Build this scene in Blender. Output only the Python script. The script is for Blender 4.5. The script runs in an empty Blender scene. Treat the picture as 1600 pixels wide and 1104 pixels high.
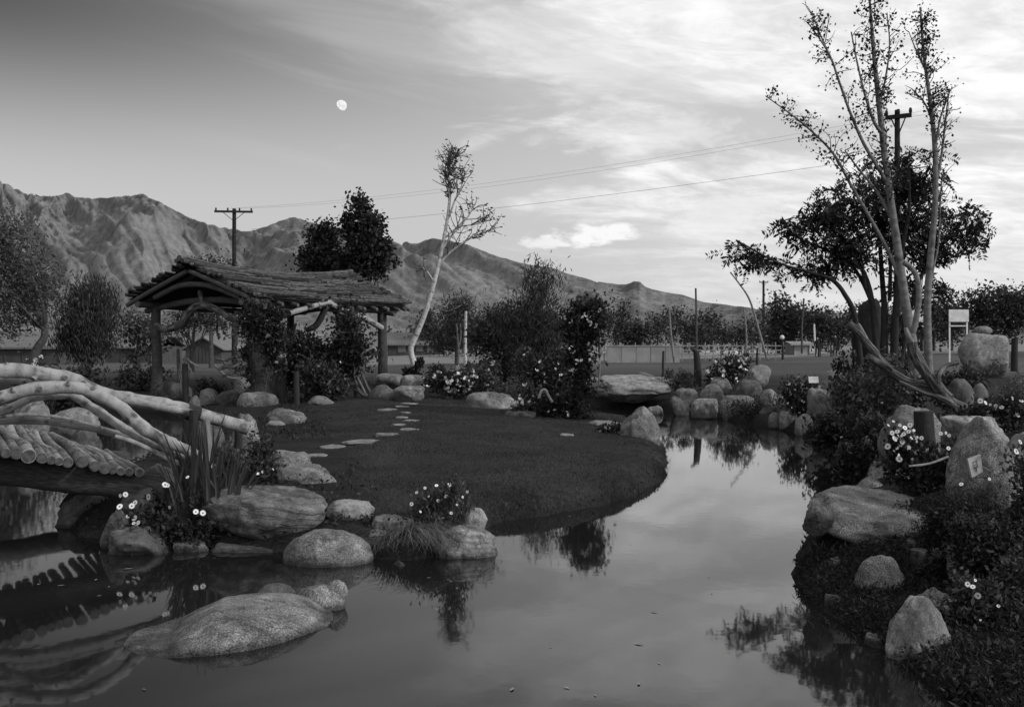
import bpy, bmesh, math, random
import numpy as np
from mathutils import Vector, Matrix

random.seed(7)
R = np.random.RandomState(11)
S = bpy.context.scene
COL = S.collection

# ------------------------------------------------------------------ camera
F = 1600.0          # focal length in units of the 1600 px wide picture
HY = 536.0          # row of the horizon
CZ = 1.75           # eye height above the water
cam_d = bpy.data.cameras.new('camera')
cam = bpy.data.objects.new('camera', cam_d)
COL.objects.link(cam)
cam.location = (0, 0, CZ)
cam.rotation_euler = (math.radians(90), 0, 0)
cam_d.sensor_width = 36
cam_d.lens = 36 * F / 1600
cam_d.shift_y = -(552 - HY) / 1600
cam_d.clip_start = 0.1
cam_d.clip_end = 40000
S.camera = cam

# ------------------------------------------------------------------ world
SUN_AZ, SUN_EL = math.radians(112), math.radians(26)
w = bpy.data.worlds.new('World')
S.world = w
w.use_nodes = True
nt = w.node_tree
nt.nodes.clear()


class NG:
    """tiny helper for node maths"""
    def __init__(s, t):
        s.t = t

    def n(s, typ, **kw):
        nd = s.t.nodes.new(typ)
        for k, v in kw.items():
            setattr(nd, k, v)
        return nd

    def put(s, sock, v):
        if isinstance(v, (int, float)):
            sock.default_value = v
        elif isinstance(v, tuple):
            sock.default_value = v
        else:
            s.t.links.new(v, sock)

    def m(s, op, a, b=None, c=None, clamp=False):
        nd = s.n('ShaderNodeMath', operation=op, use_clamp=clamp)
        for i, v in enumerate((a, b, c)):
            if v is not None:
                s.put(nd.inputs[i], v)
        return nd.outputs[0]

    def ss(s, v, lo, hi, a=0.0, b=1.0):
        nd = s.n('ShaderNodeMapRange', interpolation_type='SMOOTHSTEP')
        for k, x in (('Value', v), ('From Min', lo), ('From Max', hi), ('To Min', a), ('To Max', b)):
            s.put(nd.inputs[k], x)
        return nd.outputs[0]

    def mix(s, f, a, b):
        d = s.m('SUBTRACT', b, a)
        return s.m('MULTIPLY_ADD', d, f, a)

    def noise(s, vec, scale, detail=4, rough=.55, dist=0.0):
        nd = s.n('ShaderNodeTexNoise')
        if vec is not None:
            s.put(nd.inputs['Vector'], vec)
        nd.inputs['Scale'].default_value = scale
        nd.inputs['Detail'].default_value = detail
        nd.inputs['Roughness'].default_value = rough
        nd.inputs['Distortion'].default_value = dist
        return nd.outputs['Fac']

    def grey(s, v):
        nd = s.n('ShaderNodeCombineColor')
        for i in range(3):
            s.put(nd.inputs[i], v)
        return nd.outputs[0]

    def vec(s, x, y, z):
        nd = s.n('ShaderNodeCombineXYZ')
        for i, v in enumerate((x, y, z)):
            s.put(nd.inputs[i], v)
        return nd.outputs[0]


def build_world():
    g = NG(nt)
    tc = g.n('ShaderNodeTexCoord')
    sp = g.n('ShaderNodeSeparateXYZ')
    nt.links.new(tc.outputs['Generated'], sp.inputs[0])
    x, y, z = sp.outputs
    z = g.m('MAXIMUM', z, 0.0)
    az = g.m('ARCTAN2', x, y)
    # how far towards the sun's side of the sky
    dot = g.m('MULTIPLY_ADD', x, math.sin(SUN_AZ), g.m('MULTIPLY', y, math.cos(SUN_AZ)))
    t = g.m('MULTIPLY_ADD', dot, 1.25, .94, clamp=True)
    up = g.mix(g.ss(t, -.08, .75), .066, .50)
    hor = g.mix(g.ss(t, .3, 1.0), .55, .66)
    base = g.mix(g.ss(z, .12, .305), hor, up)
    # clear-sky model seen through the same grey filter
    sky = g.n('ShaderNodeTexSky', sky_type='NISHITA', sun_disc=False)
    sky.sun_elevation = SUN_EL
    sky.sun_rotation = SUN_AZ
    bw = g.n('ShaderNodeRGBToBW')
    nt.links.new(sky.outputs[0], bw.inputs[0])
    base = g.m('MULTIPLY_ADD', bw.outputs[0], .005, base)
    # cloud sheet, seen in perspective
    k = g.m('ADD', z, .20)
    u, v = g.m('DIVIDE', x, k), g.m('DIVIDE', y, k)
    p = g.vec(g.m('MULTIPLY_ADD', u, .55, g.m('MULTIPLY', v, .30)), g.m('MULTIPLY_ADD', v, .95, g.m('MULTIPLY', u, -.25)), 0.0)
    n1 = g.noise(p, 1.75, 8, .60, .9)
    n2 = g.noise(p, 5.6, 6, .62, .6)
    nn = g.m('MULTIPLY_ADD', n2, .28, g.m('MULTIPLY', n1, .78))
    lo = g.m('SUBTRACT', g.mix(t, .70, .33), g.m('MULTIPLY', g.m('MULTIPLY', g.ss(z, .17, .30), t), .15))
    cl = g.ss(nn, lo, g.m('ADD', lo, .20))
    cl = g.m('MULTIPLY', cl, g.m('MULTIPLY', g.ss(t, .02, .50, .02, 1.0), g.ss(g.m('MULTIPLY_ADD', t, .06, z), .10, .19, .35, 1.0)))
    n3 = g.noise(p, 12.0, 5, .65, .8)
    val = g.m('MULTIPLY', g.mix(g.ss(t, .15, .6), .68, .97), g.m('MULTIPLY_ADD', g.ss(g.m('MULTIPLY_ADD', n3, .4, g.m('MULTIPLY', n2, .6)), .38, .60), .24, .80))
    s = g.mix(cl, base, val)
    # thin fibres of cirrus in the clear part
    pf = g.vec(g.m('MULTIPLY_ADD', u, .5, g.m('MULTIPLY', v, .62)), g.m('MULTIPLY_ADD', v, 2.6, g.m('MULTIPLY', u, -1.9)), 3.0)
    fib = g.ss(g.noise(pf, .8, 6, .6, .4), .46, .72)
    s = g.mix(g.m('MULTIPLY', fib, g.m('MULTIPLY', g.ss(z, .1, .25, 0, .60), g.ss(t, .05, .35))), s, .60)
    # single clouds low over the range
    wob = g.noise(g.vec(az, g.m('MULTIPLY', z, 2.4), 0.0), 30, 7, .62, .5)

    def puff(s, a0, z0, wa, wz, amt, val, slope=0.0, cut=.35):
        dz = g.m('SUBTRACT', g.m('SUBTRACT', z, z0), g.m('MULTIPLY', g.m('SUBTRACT', az, a0), slope))
        q = g.m('ADD', g.m('POWER', g.m('DIVIDE', g.m('SUBTRACT', az, a0), wa), 2.0),
                g.m('POWER', g.m('DIVIDE', dz, wz), 2.0))
        f = g.m('SUBTRACT', g.m('MULTIPLY_ADD', wob, 2.6, -.62), g.m('MULTIPLY', q, .60))
        return g.mix(g.m('MULTIPLY', g.ss(f, 0, cut), amt), s, val)
    s = puff(s, .068, .1035, .056, .0120, 1.0, .96, .10, .60)
    s = puff(s, .030, .098, .024, .006, .8, .86, 0, .6)
    s = puff(s, .045, .197, .045, .009, .55, .74, .1, 1.3)
    s = puff(s, .20, .122, .055, .020, .7, .86, .1, .6)
    s = puff(s, .14, .195, .10, .02, .6, .80, .05, .8)
    em = g.n('ShaderNodeBackground')
    nt.links.new(g.grey(s), em.inputs[0])
    em.inputs[1].default_value = 1.0
    out = g.n('ShaderNodeOutputWorld')
    nt.links.new(em.outputs[0], out.inputs[0])


build_world()

sun_d = bpy.data.lights.new('sun', 'SUN')
sun_d.energy = 2.0
sun_d.angle = math.radians(5)
sun_d.color = (1, 1, 1)
sun = bpy.data.objects.new('sun', sun_d)
COL.objects.link(sun)
sdir = Vector((math.sin(SUN_AZ) * math.cos(SUN_EL), math.cos(SUN_AZ) * math.cos(SUN_EL), math.sin(SUN_EL)))
sun.rotation_euler = sdir.to_track_quat('Z', 'Y').to_euler()
sun.location = (30, -10, 40)

vs = S.view_settings
vs.view_transform = 'Standard'
vs.look = 'None'
vs.exposure = 0.0
vs.gamma = 1
vs.use_curve_mapping = False


# ------------------------------------------------------------------ helpers
def P(px, py, D):
    return np.array(((px - 800) / F * D, D, CZ - (py - HY) / F * D))


def G(px, py, z=0.0):
    return P(px, py, F * (CZ - z) / (py - HY))


def hash3(i):
    i = i.astype(np.int64)
    h = (i[..., 0] * 73856093) ^ (i[..., 1] * 19349663) ^ (i[..., 2] * 83492791)
    h = (h ^ (h >> 13)) * 1274126177
    h = h ^ (h >> 16)
    return (h & 0xffff) / 65535.0


def vnoise(p):
    p = np.asarray(p, float)
    i = np.floor(p)
    f = p - i
    u = f * f * (3 - 2 * f)
    r = 0
    for dx in (0, 1):
        for dy in (0, 1):
            for dz in (0, 1):
                wgt = (u[..., 0] if dx else 1 - u[..., 0]) * (u[..., 1] if dy else 1 - u[..., 1]) * (u[..., 2] if dz else 1 - u[..., 2])
                r = r + wgt * hash3(i + np.array((dx, dy, dz)))
    return r


def fbm(p, o=4, g=.5):
    p = np.asarray(p, float)
    r, a, tot = 0, 1.0, 0
    for k in range(o):
        r = r + a * (vnoise(p * 2 ** k + 17.3 * k) - .5)
        tot += a
        a *= g
    return r / tot * 2


def sstep(v, a, b):
    t = np.clip((v - a) / (b - a), 0, 1)
    return t * t * (3 - 2 * t)


class MB:
    """collects vertices and faces for one mesh"""
    def __init__(s):
        s.V, s.F, s.UV, s.n, s.M = [], [], [], 0, []

    def add(s, V, F, uv=None, m=0):
        V = np.asarray(V, float)
        F = np.asarray(F, int)
        s.V.append(V)
        s.F.append(F + s.n)
        s.M.append(np.full(len(F), m, int))
        s.UV.append(np.zeros((len(V), 2)) if uv is None else np.asarray(uv, float))
        s.n += len(V)
        return s

    def mesh(s, name, mats, smooth=True, origin=(0, 0, 0)):
        V = np.concatenate(s.V) - np.asarray(origin)
        UV = np.concatenate(s.UV)
        me = bpy.data.meshes.new(name)
        me.vertices.add(len(V))
        me.vertices.foreach_set('co', V.astype(np.float32).ravel())
        loops = np.concatenate([f.ravel() for f in s.F])
        sizes = np.concatenate([np.full(len(f), f.shape[1]) for f in s.F])
        starts = np.concatenate(([0], np.cumsum(sizes)[:-1]))
        me.loops.add(len(loops))
        me.loops.foreach_set('vertex_index', loops.astype(np.int32))
        me.polygons.add(len(sizes))
        me.polygons.foreach_set('loop_start', starts.astype(np.int32))
        me.polygons.foreach_set('use_smooth', np.full(len(sizes), bool(smooth)))
        me.polygons.foreach_set('material_index', np.concatenate(s.M).astype(np.int32))
        ul = me.uv_layers.new(name='UVMap')
        ul.data.foreach_set('uv', UV[loops].astype(np.float32).ravel())
        for mm in (mats if isinstance(mats, (list, tuple)) else [mats]):
            me.materials.append(mm)
        me.update(calc_edges=True)
        return me


def tag(o, label=None, cat=None, group=None, kind=None):
    for k, v in (('label', label), ('category', cat), ('group', group), ('kind', kind)):
        if v:
            o[k] = v
    return o


def thing(name, label, cat, loc, group=None):
    o = bpy.data.objects.new(name, None)
    COL.objects.link(o)
    o.location = loc
    o.empty_display_size = .1
    return tag(o, label, cat, group)


def part(name, mb, mat, parent, label=None, kind=None, smooth=True):
    base = Vector(parent.location)
    if parent.parent:
        base = base + Vector(parent.parent.location)
    o = bpy.data.objects.new(name, mb.mesh(name, mat, smooth, tuple(base)))
    COL.objects.link(o)
    o.parent = parent
    return tag(o, label, None, None, kind)


def solo(name, mb, mat, label, cat, loc, group=None, smooth=True, kind=None):
    o = bpy.data.objects.new(name, mb.mesh(name, mat, smooth, loc))
    COL.objects.link(o)
    o.location = loc
    return tag(o, label, cat, group, kind)


def inst(name, me, parent, loc, rot=(0, 0, 0), sc=1.0):
    """one more part sharing mesh data; loc in world space"""
    o = bpy.data.objects.new(name, me)
    COL.objects.link(o)
    o.parent = parent
    o.location = Vector(loc) - Vector(parent.location)
    o.rotation_euler = rot
    o.scale = (sc, sc, sc)
    return o


def smooth_line(pts, n=6):
    pts = np.asarray(pts, float)
    if len(pts) < 3:
        t = np.linspace(0, 1, n + 1)[:, None]
        return pts[0] * (1 - t) + pts[-1] * t
    out = []
    q = np.vstack((2 * pts[0] - pts[1], pts, 2 * pts[-1] - pts[-2]))
    for i in range(1, len(q) - 2):
        p0, p1, p2, p3 = q[i - 1:i + 3]
        for t in np.arange(n) / n:
            out.append(.5 * (2 * p1 + (p2 - p0) * t + (2 * p0 - 5 * p1 + 4 * p2 - p3) * t * t + (3 * p1 - p0 - 3 * p2 + p3) * t ** 3))
    out.append(pts[-1])
    return np.array(out)


def tube(mb, pts, radii, seg=8, n=5, m=0, wob=0.0, cap=True, seed=0):
    """tapered tube along a smoothed line"""
    pr = np.column_stack((np.asarray(pts, float), np.broadcast_to(np.asarray(radii, float), (len(pts),))))
    c = smooth_line(pr, n)
    p, r = c[:, :3], np.maximum(c[:, 3], 1e-4)
    T = np.gradient(p, axis=0)
    T /= np.linalg.norm(T, axis=1)[:, None] + 1e-9
    a = np.array((0, 0, 1.0)) if abs(T[0][2]) < .9 else np.array((1.0, 0, 0))
    U = np.cross(T[0], a)
    U /= np.linalg.norm(U)
    ang = np.arange(seg) / seg * 2 * math.pi
    V, UVs = [], []
    L = np.concatenate(([0], np.cumsum(np.linalg.norm(np.diff(p, axis=0), axis=1))))
    for i in range(len(p)):
        U = U - T[i] * U.dot(T[i])
        U /= np.linalg.norm(U) + 1e-9
        B = np.cross(T[i], U)
        rr = r[i]
        V.append(p[i] + rr * (np.cos(ang)[:, None] * U + np.sin(ang)[:, None] * B))
        UVs.append(np.column_stack((np.abs(ang / math.pi - 1) * max(r.max(), .02) * 3.1, np.full(seg, L[i] + seed * 1.7))))
    V = np.vstack(V)
    if wob:
        c0 = np.repeat(p, seg, axis=0)
        nz = fbm(V / (r.mean() * 2.2) + seed * 7.7, 3)
        V = V + (V - c0) * (nz * wob)[:, None]
    q = []
    for i in range(len(p) - 1):
        for j in range(seg):
            k = (j + 1) % seg
            q.append((i * seg + j, i * seg + k, (i + 1) * seg + k, (i + 1) * seg + j))
    uv = np.vstack(UVs)
    mb.add(V, q, uv, m)
    if cap:
        nb = len(V)
        for i in (0, len(p) - 1):
            ring = V[i * seg:(i + 1) * seg]
            cv = np.vstack((ring, ring.mean(axis=0)))
            f = [(j, (j + 1) % seg, seg) if i else ((j + 1) % seg, j, seg) for j in range(seg)]
            cuv = np.column_stack((np.r_[np.full(seg, 1.0), 0.0] * .05, np.full(seg + 1, 9.3 + seed)))
            mb.add(cv, f, cuv, m)
    return mb


def box(mb, c, s, rz=0.0, m=0, rx=0.0, ry=0.0):
    c = np.asarray(c, float)
    h = np.asarray(s, float) / 2
    v = np.array([(x, y, z) for x in (-1, 1) for y in (-1, 1) for z in (-1, 1)], float) * h
    M = np.array((Matrix.Rotation(rz, 3, 'Z') @ Matrix.Rotation(ry, 3, 'Y') @ Matrix.Rotation(rx, 3, 'X')))
    v = v @ M.T + c
    uv = np.array([(x + y, z) for x in (-1, 1) for y in (-1, 1) for z in (-1, 1)], float) * h[0]
    mb.add(v, [(0, 1, 3, 2), (4, 6, 7, 5), (0, 4, 5, 1), (2, 3, 7, 6), (0, 2, 6, 4), (1, 5, 7, 3)], uv, m)
    return mb


def unit(n):
    v = R.normal(size=(n, 3))
    return v / np.linalg.norm(v, axis=1)[:, None]


def leaves(mb, pts, size, aspect=.55, d=None, spread=1.0, m=0, var=.35):
    """a diamond leaf at each point; d = preferred direction of the leaf's axis"""
    n = len(pts)
    if n == 0:
        return mb
    a = unit(n)
    if d is not None:
        a = a * spread + np.asarray(d)
        a /= np.linalg.norm(a, axis=1)[:, None]
    b = np.cross(a, unit(n))
    b /= np.linalg.norm(b, axis=1)[:, None] + 1e-9
    c = np.cross(a, b)
    s = (size * (1 + var * (R.rand(n) * 2 - 1)))[:, None]
    V = np.empty((n, 4, 3))
    V[:, 0] = pts
    V[:, 1] = pts + a * s * .5 + b * s * aspect * .5 + c * s * .06
    V[:, 2] = pts + a * s
    V[:, 3] = pts + a * s * .5 - b * s * aspect * .5 + c * s * .06
    mb.add(V.reshape(-1, 3), np.arange(4 * n).reshape(n, 4), None, m)
    return mb


def clump_pts(blobs, n_clump, n_leaf, sig, shell=.55, flat=1.0):
    """points clustered inside a set of ellipsoids (cx,cy,cz,rx,ry,rz)"""
    vol = np.array([b[3] * b[4] * b[5] for b in blobs]) ** .8
    idx = R.choice(len(blobs), n_clump, p=vol / vol.sum())
    B = np.array(blobs)[idx]
    rad = (shell + (1 - shell) * R.rand(n_clump)) ** .8
    rad[R.rand(n_clump) < .25] *= .6
    c = B[:, :3] + unit(n_clump) * rad[:, None] * B[:, 3:6]
    k = R.randint(0, n_clump, n_leaf)
    w_ = sig * (.6 + .8 * R.rand(n_clump))
    off = R.normal(size=(n_leaf, 3)) * w_[k][:, None]
    off[:, 2] *= flat
    return c, c[k] + off


# ------------------------------------------------------------------ materials
MAT = {}


def mat(name, c1, c2, scale=4.0, rough=.85, bump=.2, bscale=None, detail=6, stretch=None, uv=False, island=0.0,
        speck=0.0, sscale=90.0, dist=.003, stain=0.0, rings=0.0, spec=.3, strata=0.0, contrast=(.32, .68), wet=0.0, orand=0.0):
    m = bpy.data.materials.new(name)
    m.use_nodes = True
    t = m.node_tree
    t.nodes.clear()
    g = NG(t)
    out = g.n('ShaderNodeOutputMaterial')
    b = g.n('ShaderNodeBsdfPrincipled')
    t.links.new(b.outputs[0], out.inputs[0])
    b.inputs['Roughness'].default_value = rough
    b.inputs['Specular IOR Level'].default_value = spec
    tc = g.n('ShaderNodeTexCoord')
    vec = tc.outputs['UV' if uv else 'Object']
    if not uv:
        oi = g.n('ShaderNodeObjectInfo')
        ad = g.n('ShaderNodeVectorMath', operation='ADD')
        off = g.m('MULTIPLY', oi.outputs['Random'], 37.0)
        t.links.new(vec, ad.inputs[0])
        t.links.new(g.vec(off, off, off), ad.inputs[1])
        vec = ad.outputs[0]
    if stretch:
        mp = g.n('ShaderNodeMapping')
        mp.inputs['Scale'].default_value = stretch
        t.links.new(vec, mp.inputs[0])
        vec2 = mp.outputs[0]
    else:
        vec2 = vec
    n1 = g.noise(vec2, scale, detail, .6)
    f = g.ss(n1, contrast[0], contrast[1])
    col = g.mix(f, c1, c2)
    h = g.noise(vec2, bscale or scale * 4, 6, .65)
    if speck:
        sp = g.noise(vec, sscale, 3, .7)
        col = g.m('MULTIPLY', col, g.ss(sp, .36, .66, 1 - speck, 1 + speck * .75))
        h = g.m('MULTIPLY_ADD', sp, .35, h)
        l1 = g.noise(vec, 5.0, 8, .72, .6)
        l2 = g.noise(vec, 8.5, 7, .72, .4)
        col = g.m('MULTIPLY', col, g.m('MULTIPLY', g.ss(l1, .545, .60, 1.0, 1.38), g.ss(l2, .53, .60, 1.0, .58)))
        ck = g.m('ABSOLUTE', g.m('SUBTRACT', g.noise(vec, 1.9, 5, .58, 1.2), .5))
        cl_ = g.m('MULTIPLY', g.ss(ck, .0, .014, 1.0, 0.0), g.ss(g.noise(vec, 1.3, 2, .5), .46, .58))
        col = g.m('MULTIPLY', col, g.m('SUBTRACT', 1.0, g.m('MULTIPLY', cl_, .30)))
        h = g.m('SUBTRACT', h, g.m('MULTIPLY', cl_, .7))
    if stain:
        st = g.noise(vec, 1.9, 5, .65, .8)
        col = g.m('MULTIPLY', col, g.ss(st, .50, .68, 1.0, 1 - stain))
    if strata:
        sx = g.n('ShaderNodeSeparateXYZ')
        t.links.new(vec, sx.inputs[0])
        zz = g.m('MULTIPLY_ADD', g.noise(vec, 2.2, 4, .55), .22, g.m('MULTIPLY_ADD', sx.outputs[0], .18, sx.outputs[2]))
        ln = g.noise(g.vec(g.m('MULTIPLY', sx.outputs[0], .4), g.m('MULTIPLY', sx.outputs[1], .4), g.m('MULTIPLY', zz, 15.0)), 1.6, 5, .7)
        col = g.m('MULTIPLY', col, g.ss(ln, .34, .62, 1 - strata, 1.2))
        h = g.m('MULTIPLY_ADD', ln, 2.2, h)
    if rings:
        kn = g.noise(vec, 5.0, 2, .5)
        col = g.m('MULTIPLY', col, g.ss(kn, .57, .68, 1.0, 1 - rings))
    if island:
        ge = g.n('ShaderNodeNewGeometry')
        col = g.m('MULTIPLY', col, g.m('MULTIPLY_ADD', ge.outputs['Random Per Island'], 2 * island, 1 - island))
    if wet:
        ps = g.n('ShaderNodeSeparateXYZ')
        t.links.new(g.n('ShaderNodeNewGeometry').outputs['Position'], ps.inputs[0])
        col = g.m('MULTIPLY', col, g.ss(g.m('MULTIPLY_ADD', g.noise(vec, 9.0, 3, .6), .06, ps.outputs[2]), .04, .085, 1 - wet, 1.0))
    if orand:
        oi2 = g.n('ShaderNodeObjectInfo')
        col = g.m('MULTIPLY', col, g.m('MULTIPLY_ADD', oi2.outputs['Random'], 2 * orand, 1 - orand))
    t.links.new(g.grey(col), b.inputs['Base Color'])
    if bump:
        bp = g.n('ShaderNodeBump')
        bp.inputs['Strength'].default_value = bump
        bp.inputs['Distance'].default_value = dist
        t.links.new(h, bp.inputs['Height'])
        t.links.new(bp.outputs[0], b.inputs['Normal'])
    MAT[name] = m
    return m


def leafmat(name, c, island=.45, trans=.25, rough=.6, big=(1.3, .75, 1.25)):
    m = bpy.data.materials.new(name)
    m.use_nodes = True
    t = m.node_tree
    t.nodes.clear()
    g = NG(t)
    out = g.n('ShaderNodeOutputMaterial')
    ge = g.n('ShaderNodeNewGeometry')
    tc = g.n('ShaderNodeTexCoord')
    bn = g.noise(tc.outputs['Object'], big[0], 5, .6)
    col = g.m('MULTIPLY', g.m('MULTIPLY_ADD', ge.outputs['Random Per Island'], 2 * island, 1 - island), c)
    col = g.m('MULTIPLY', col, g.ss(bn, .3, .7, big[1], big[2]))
    colr = g.grey(col)
    b = g.n('ShaderNodeBsdfPrincipled')
    b.inputs['Roughness'].default_value = rough
    b.inputs['Specular IOR Level'].default_value = .35
    t.links.new(colr, b.inputs['Base Color'])
    tr = g.n('ShaderNodeBsdfTranslucent')
    t.links.new(colr, tr.inputs[0])
    mx = g.n('ShaderNodeMixShader')
    mx.inputs[0].default_value = trans
    t.links.new(b.outputs[0], mx.inputs[1])
    t.links.new(tr.outputs[0], mx.inputs[2])
    t.links.new(mx.outputs[0], out.inputs[0])
    MAT[name] = m
    return m


granite = mat('granite', .13, .23, 5, .9, .8, 40, speck=.62, sscale=105, dist=.010, stain=.45, wet=.6)
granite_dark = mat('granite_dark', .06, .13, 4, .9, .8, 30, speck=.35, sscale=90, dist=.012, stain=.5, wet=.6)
granite_pale = mat('granite_pale', .19, .31, 6, .9, .7, 30, speck=.3, sscale=100, dist=.010, stain=.4, wet=.6)
stone_vein = mat('stone_veined', .16, .28, 6, .9, .8, 30, speck=.25, sscale=90, dist=.012, stain=.3, strata=.40, wet=.6)
stone_layer = mat('stone_layered', .10, .19, 4, .9, .9, 26, speck=.2, strata=.6, dist=.02, wet=.6)
granite_shaded = mat('granite_shaded', .010, .026, 3, .95, .6, 12, dist=.03, stain=.3)  # for the standing stone: the shadow it stands in is put into its colour
stone_far = mat('stone_far', .13, .25, 2.2, .9, .7, 12, dist=.03, stain=.45, speck=.2, sscale=40)
slabm = mat('stepping_stone', .12, .24, 5, .9, .4, 24, speck=.2, sscale=60, dist=.006)
log_pale = mat('peeled_log', .15, .33, 6, .75, .8, 24, stretch=(1.6, 1.9, 1), uv=True, rings=.7, dist=.010, contrast=(.28, .62))
log_grey = mat('grey_log', .10, .24, 9, .8, .6, 26, stretch=(4.0, .6, 1), uv=True, rings=.5, dist=.008)
log_end = mat('cut_log_end', .04, .10, 22, .85, .4, 60, dist=.004)
bark = mat('dark_bark', .035, .10, 14, .95, 1.0, 30, stretch=(5.0, .7, 1), uv=True, dist=.02)
post_dark = mat('dark_post_wood', .018, .045, 12, .95, .9, 26, stretch=(6.0, .5, 1), uv=True, dist=.012)
drift = mat('driftwood', .025, .27, 8, .85, 1.0, 20, stretch=(6.0, .5, 1), uv=True, dist=.04, contrast=(.40, .66))
birch_bark = mat('birch_bark', .09, .20, 6, .75, .3, 20, stretch=(1.2, 2.2, 1), uv=True, rings=.6, dist=.004)
birch_far = mat('birch_bark_bright', .34, .55, 5, .7, .2, 20, stretch=(1.2, 2.5, 1), uv=True, rings=.6, dist=.004)
twig = mat('twig_bark', .05, .09, 8, .9, .0)
thatch = mat('bark_strip', .010, .085, 5, .95, .9, 30, stretch=(8, .9, 1), uv=True, dist=.012, orand=.75)
sheath = mat('roof_boards', .02, .035, 8, .95, .3)
old_trunk = mat('old_trunk', .012, .075, 8, .95, 1.0, 20, stretch=(5.0, .5, 1), uv=True, dist=.04)
roof_wood = mat('roof_log', .05, .11, 8, .9, .6, 24, stretch=(5, .6, 1), uv=True)
pole_m = mat('creosote_pole', .012, .03, 8, .9, .2)
white_m = mat('white_paint', .55, .70, 4, .6, .1)
grey_wall = mat('weathered_wall', .20, .28, 1.2, .9, .1)
tar_wall = mat('tar_paper_wall', .045, .07, 1.5, .95, .1)
tar_roof = mat('tar_paper_roof', .12, .16, .8, .95, .1)
hill_rock = None
flower_w = mat('white_petal', .62, .80, 6, .6, 0, orand=.30)
flower_c = mat('flower_eye', .07, .10, 6, .8, 0)
soil = mat('bank_soil', .03, .06, 6, .95, .8, 22, dist=.02)
cloth = mat('dark_clothing', .012, .022, 8, .95, 0)
skin_m = mat('person_skin', .22, .26, 8, .7, 0)
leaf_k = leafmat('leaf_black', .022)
leaf_d = leafmat('leaf_dark', .040)
leaf_m = leafmat('leaf_mid', .070)
leaf_l = leafmat('leaf_light', .12)
leaf_far = leafmat('leaf_far', .032, .3)
iris_m = leafmat('iris_leaf', .05, .35, .2)
grass_m = leafmat('grass_blade', .034, .5, .15, big=(1.1, .5, 1.5))
sedge_m = leafmat('sedge_blade', .11, .45, .2)
pale_leaf = mat('fallen_leaf', .12, .26, 9, .6, 0)


def ground_mat():
    m = bpy.data.materials.new('ground')
    m.use_nodes = True
    t = m.node_tree
    t.nodes.clear()
    g = NG(t)
    out = g.n('ShaderNodeOutputMaterial')
    b = g.n('ShaderNodeBsdfPrincipled')
    t.links.new(b.outputs[0], out.inputs[0])
    b.inputs['Roughness'].default_value = .95
    b.inputs['Specular IOR Level'].default_value = .1
    at = g.n('ShaderNodeAttribute', attribute_name='lawn')
    ge = g.n('ShaderNodeNewGeometry')
    pos = ge.outputs['Position']
    sp = g.n('ShaderNodeSeparateXYZ')
    t.links.new(pos, sp.inputs[0])
    fine = g.noise(pos, 28, 5, .7)
    mid = g.noise(pos, 1.4, 5, .6)
    lawn = g.m('MULTIPLY', g.ss(fine, .25, .75, .016, .045), g.ss(mid, .3, .7, .65, 1.4))
    dirt = g.m('MULTIPLY', g.ss(fine, .25, .75, .010, .034), g.ss(mid, .3, .7, .7, 1.3))
    col = g.mix(at.outputs['Fac'], dirt, lawn)
    # mown field, then bare sandy ground farther off
    big = g.noise(pos, .05, 4, .6)
    yy = g.m('MULTIPLY_ADD', g.m('SUBTRACT', big, .5), 26.0, sp.outputs[1])
    field = g.m('MULTIPLY', g.ss(big, .3, .7, .055, .095), g.ss(mid, .3, .7, .9, 1.1))
    col = g.mix(g.ss(sp.outputs[1], 33, 46), col, field)
    sand = g.ss(g.noise(pos, .35, 5, .65), .3, .7, .15, .25)
    xx = g.m('MULTIPLY', sp.outputs[0], .9)
    sf = g.ss(g.m('SUBTRACT', yy, g.m('MAXIMUM', xx, -10.0)), 62, 72)
    sf = g.m('MULTIPLY', sf, g.ss(g.m('DIVIDE', sp.outputs[0], g.m('MAXIMUM', sp.outputs[1], 1.0)), -.20, -.13, .12, 1.0))
    col = g.mix(sf, col, sand)
    t.links.new(g.grey(col), b.inputs['Base Color'])
    bp = g.n('ShaderNodeBump')
    bp.inputs['Strength'].default_value = .9
    bp.inputs['Distance'].default_value = .035
    t.links.new(g.noise(pos, 22, 6, .75), bp.inputs['Height'])
    t.links.new(bp.outputs[0], b.inputs['Normal'])
    return m


def water_mat():
    m = bpy.data.materials.new('pond_water')
    m.use_nodes = True
    t = m.node_tree
    t.nodes.clear()
    g = NG(t)
    out = g.n('ShaderNodeOutputMaterial')
    b = g.n('ShaderNodeBsdfPrincipled')
    t.links.new(b.outputs[0], out.inputs[0])
    b.inputs['Base Color'].default_value = (.012, .012, .012, 1)
    b.inputs['Roughness'].default_value = .035
    b.inputs['IOR'].default_value = 1.42
    ge = g.n('ShaderNodeNewGeometry')
    mp = g.n('ShaderNodeMapping')
    mp.inputs['Scale'].default_value = (1, .7, 1)
    t.links.new(ge.outputs['Position'], mp.inputs[0])
    h = g.m('MULTIPLY_ADD', g.noise(mp.outputs[0], 9, 3, .5), .5, g.noise(mp.outputs[0], 2.6, 3, .5))
    bp = g.n('ShaderNodeBump')
    bp.inputs['Strength'].default_value = .05
    bp.inputs['Distance'].default_value = .012
    t.links.new(h, bp.inputs['Height'])
    t.links.new(bp.outputs[0], b.inputs['Normal'])
    return m


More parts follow.
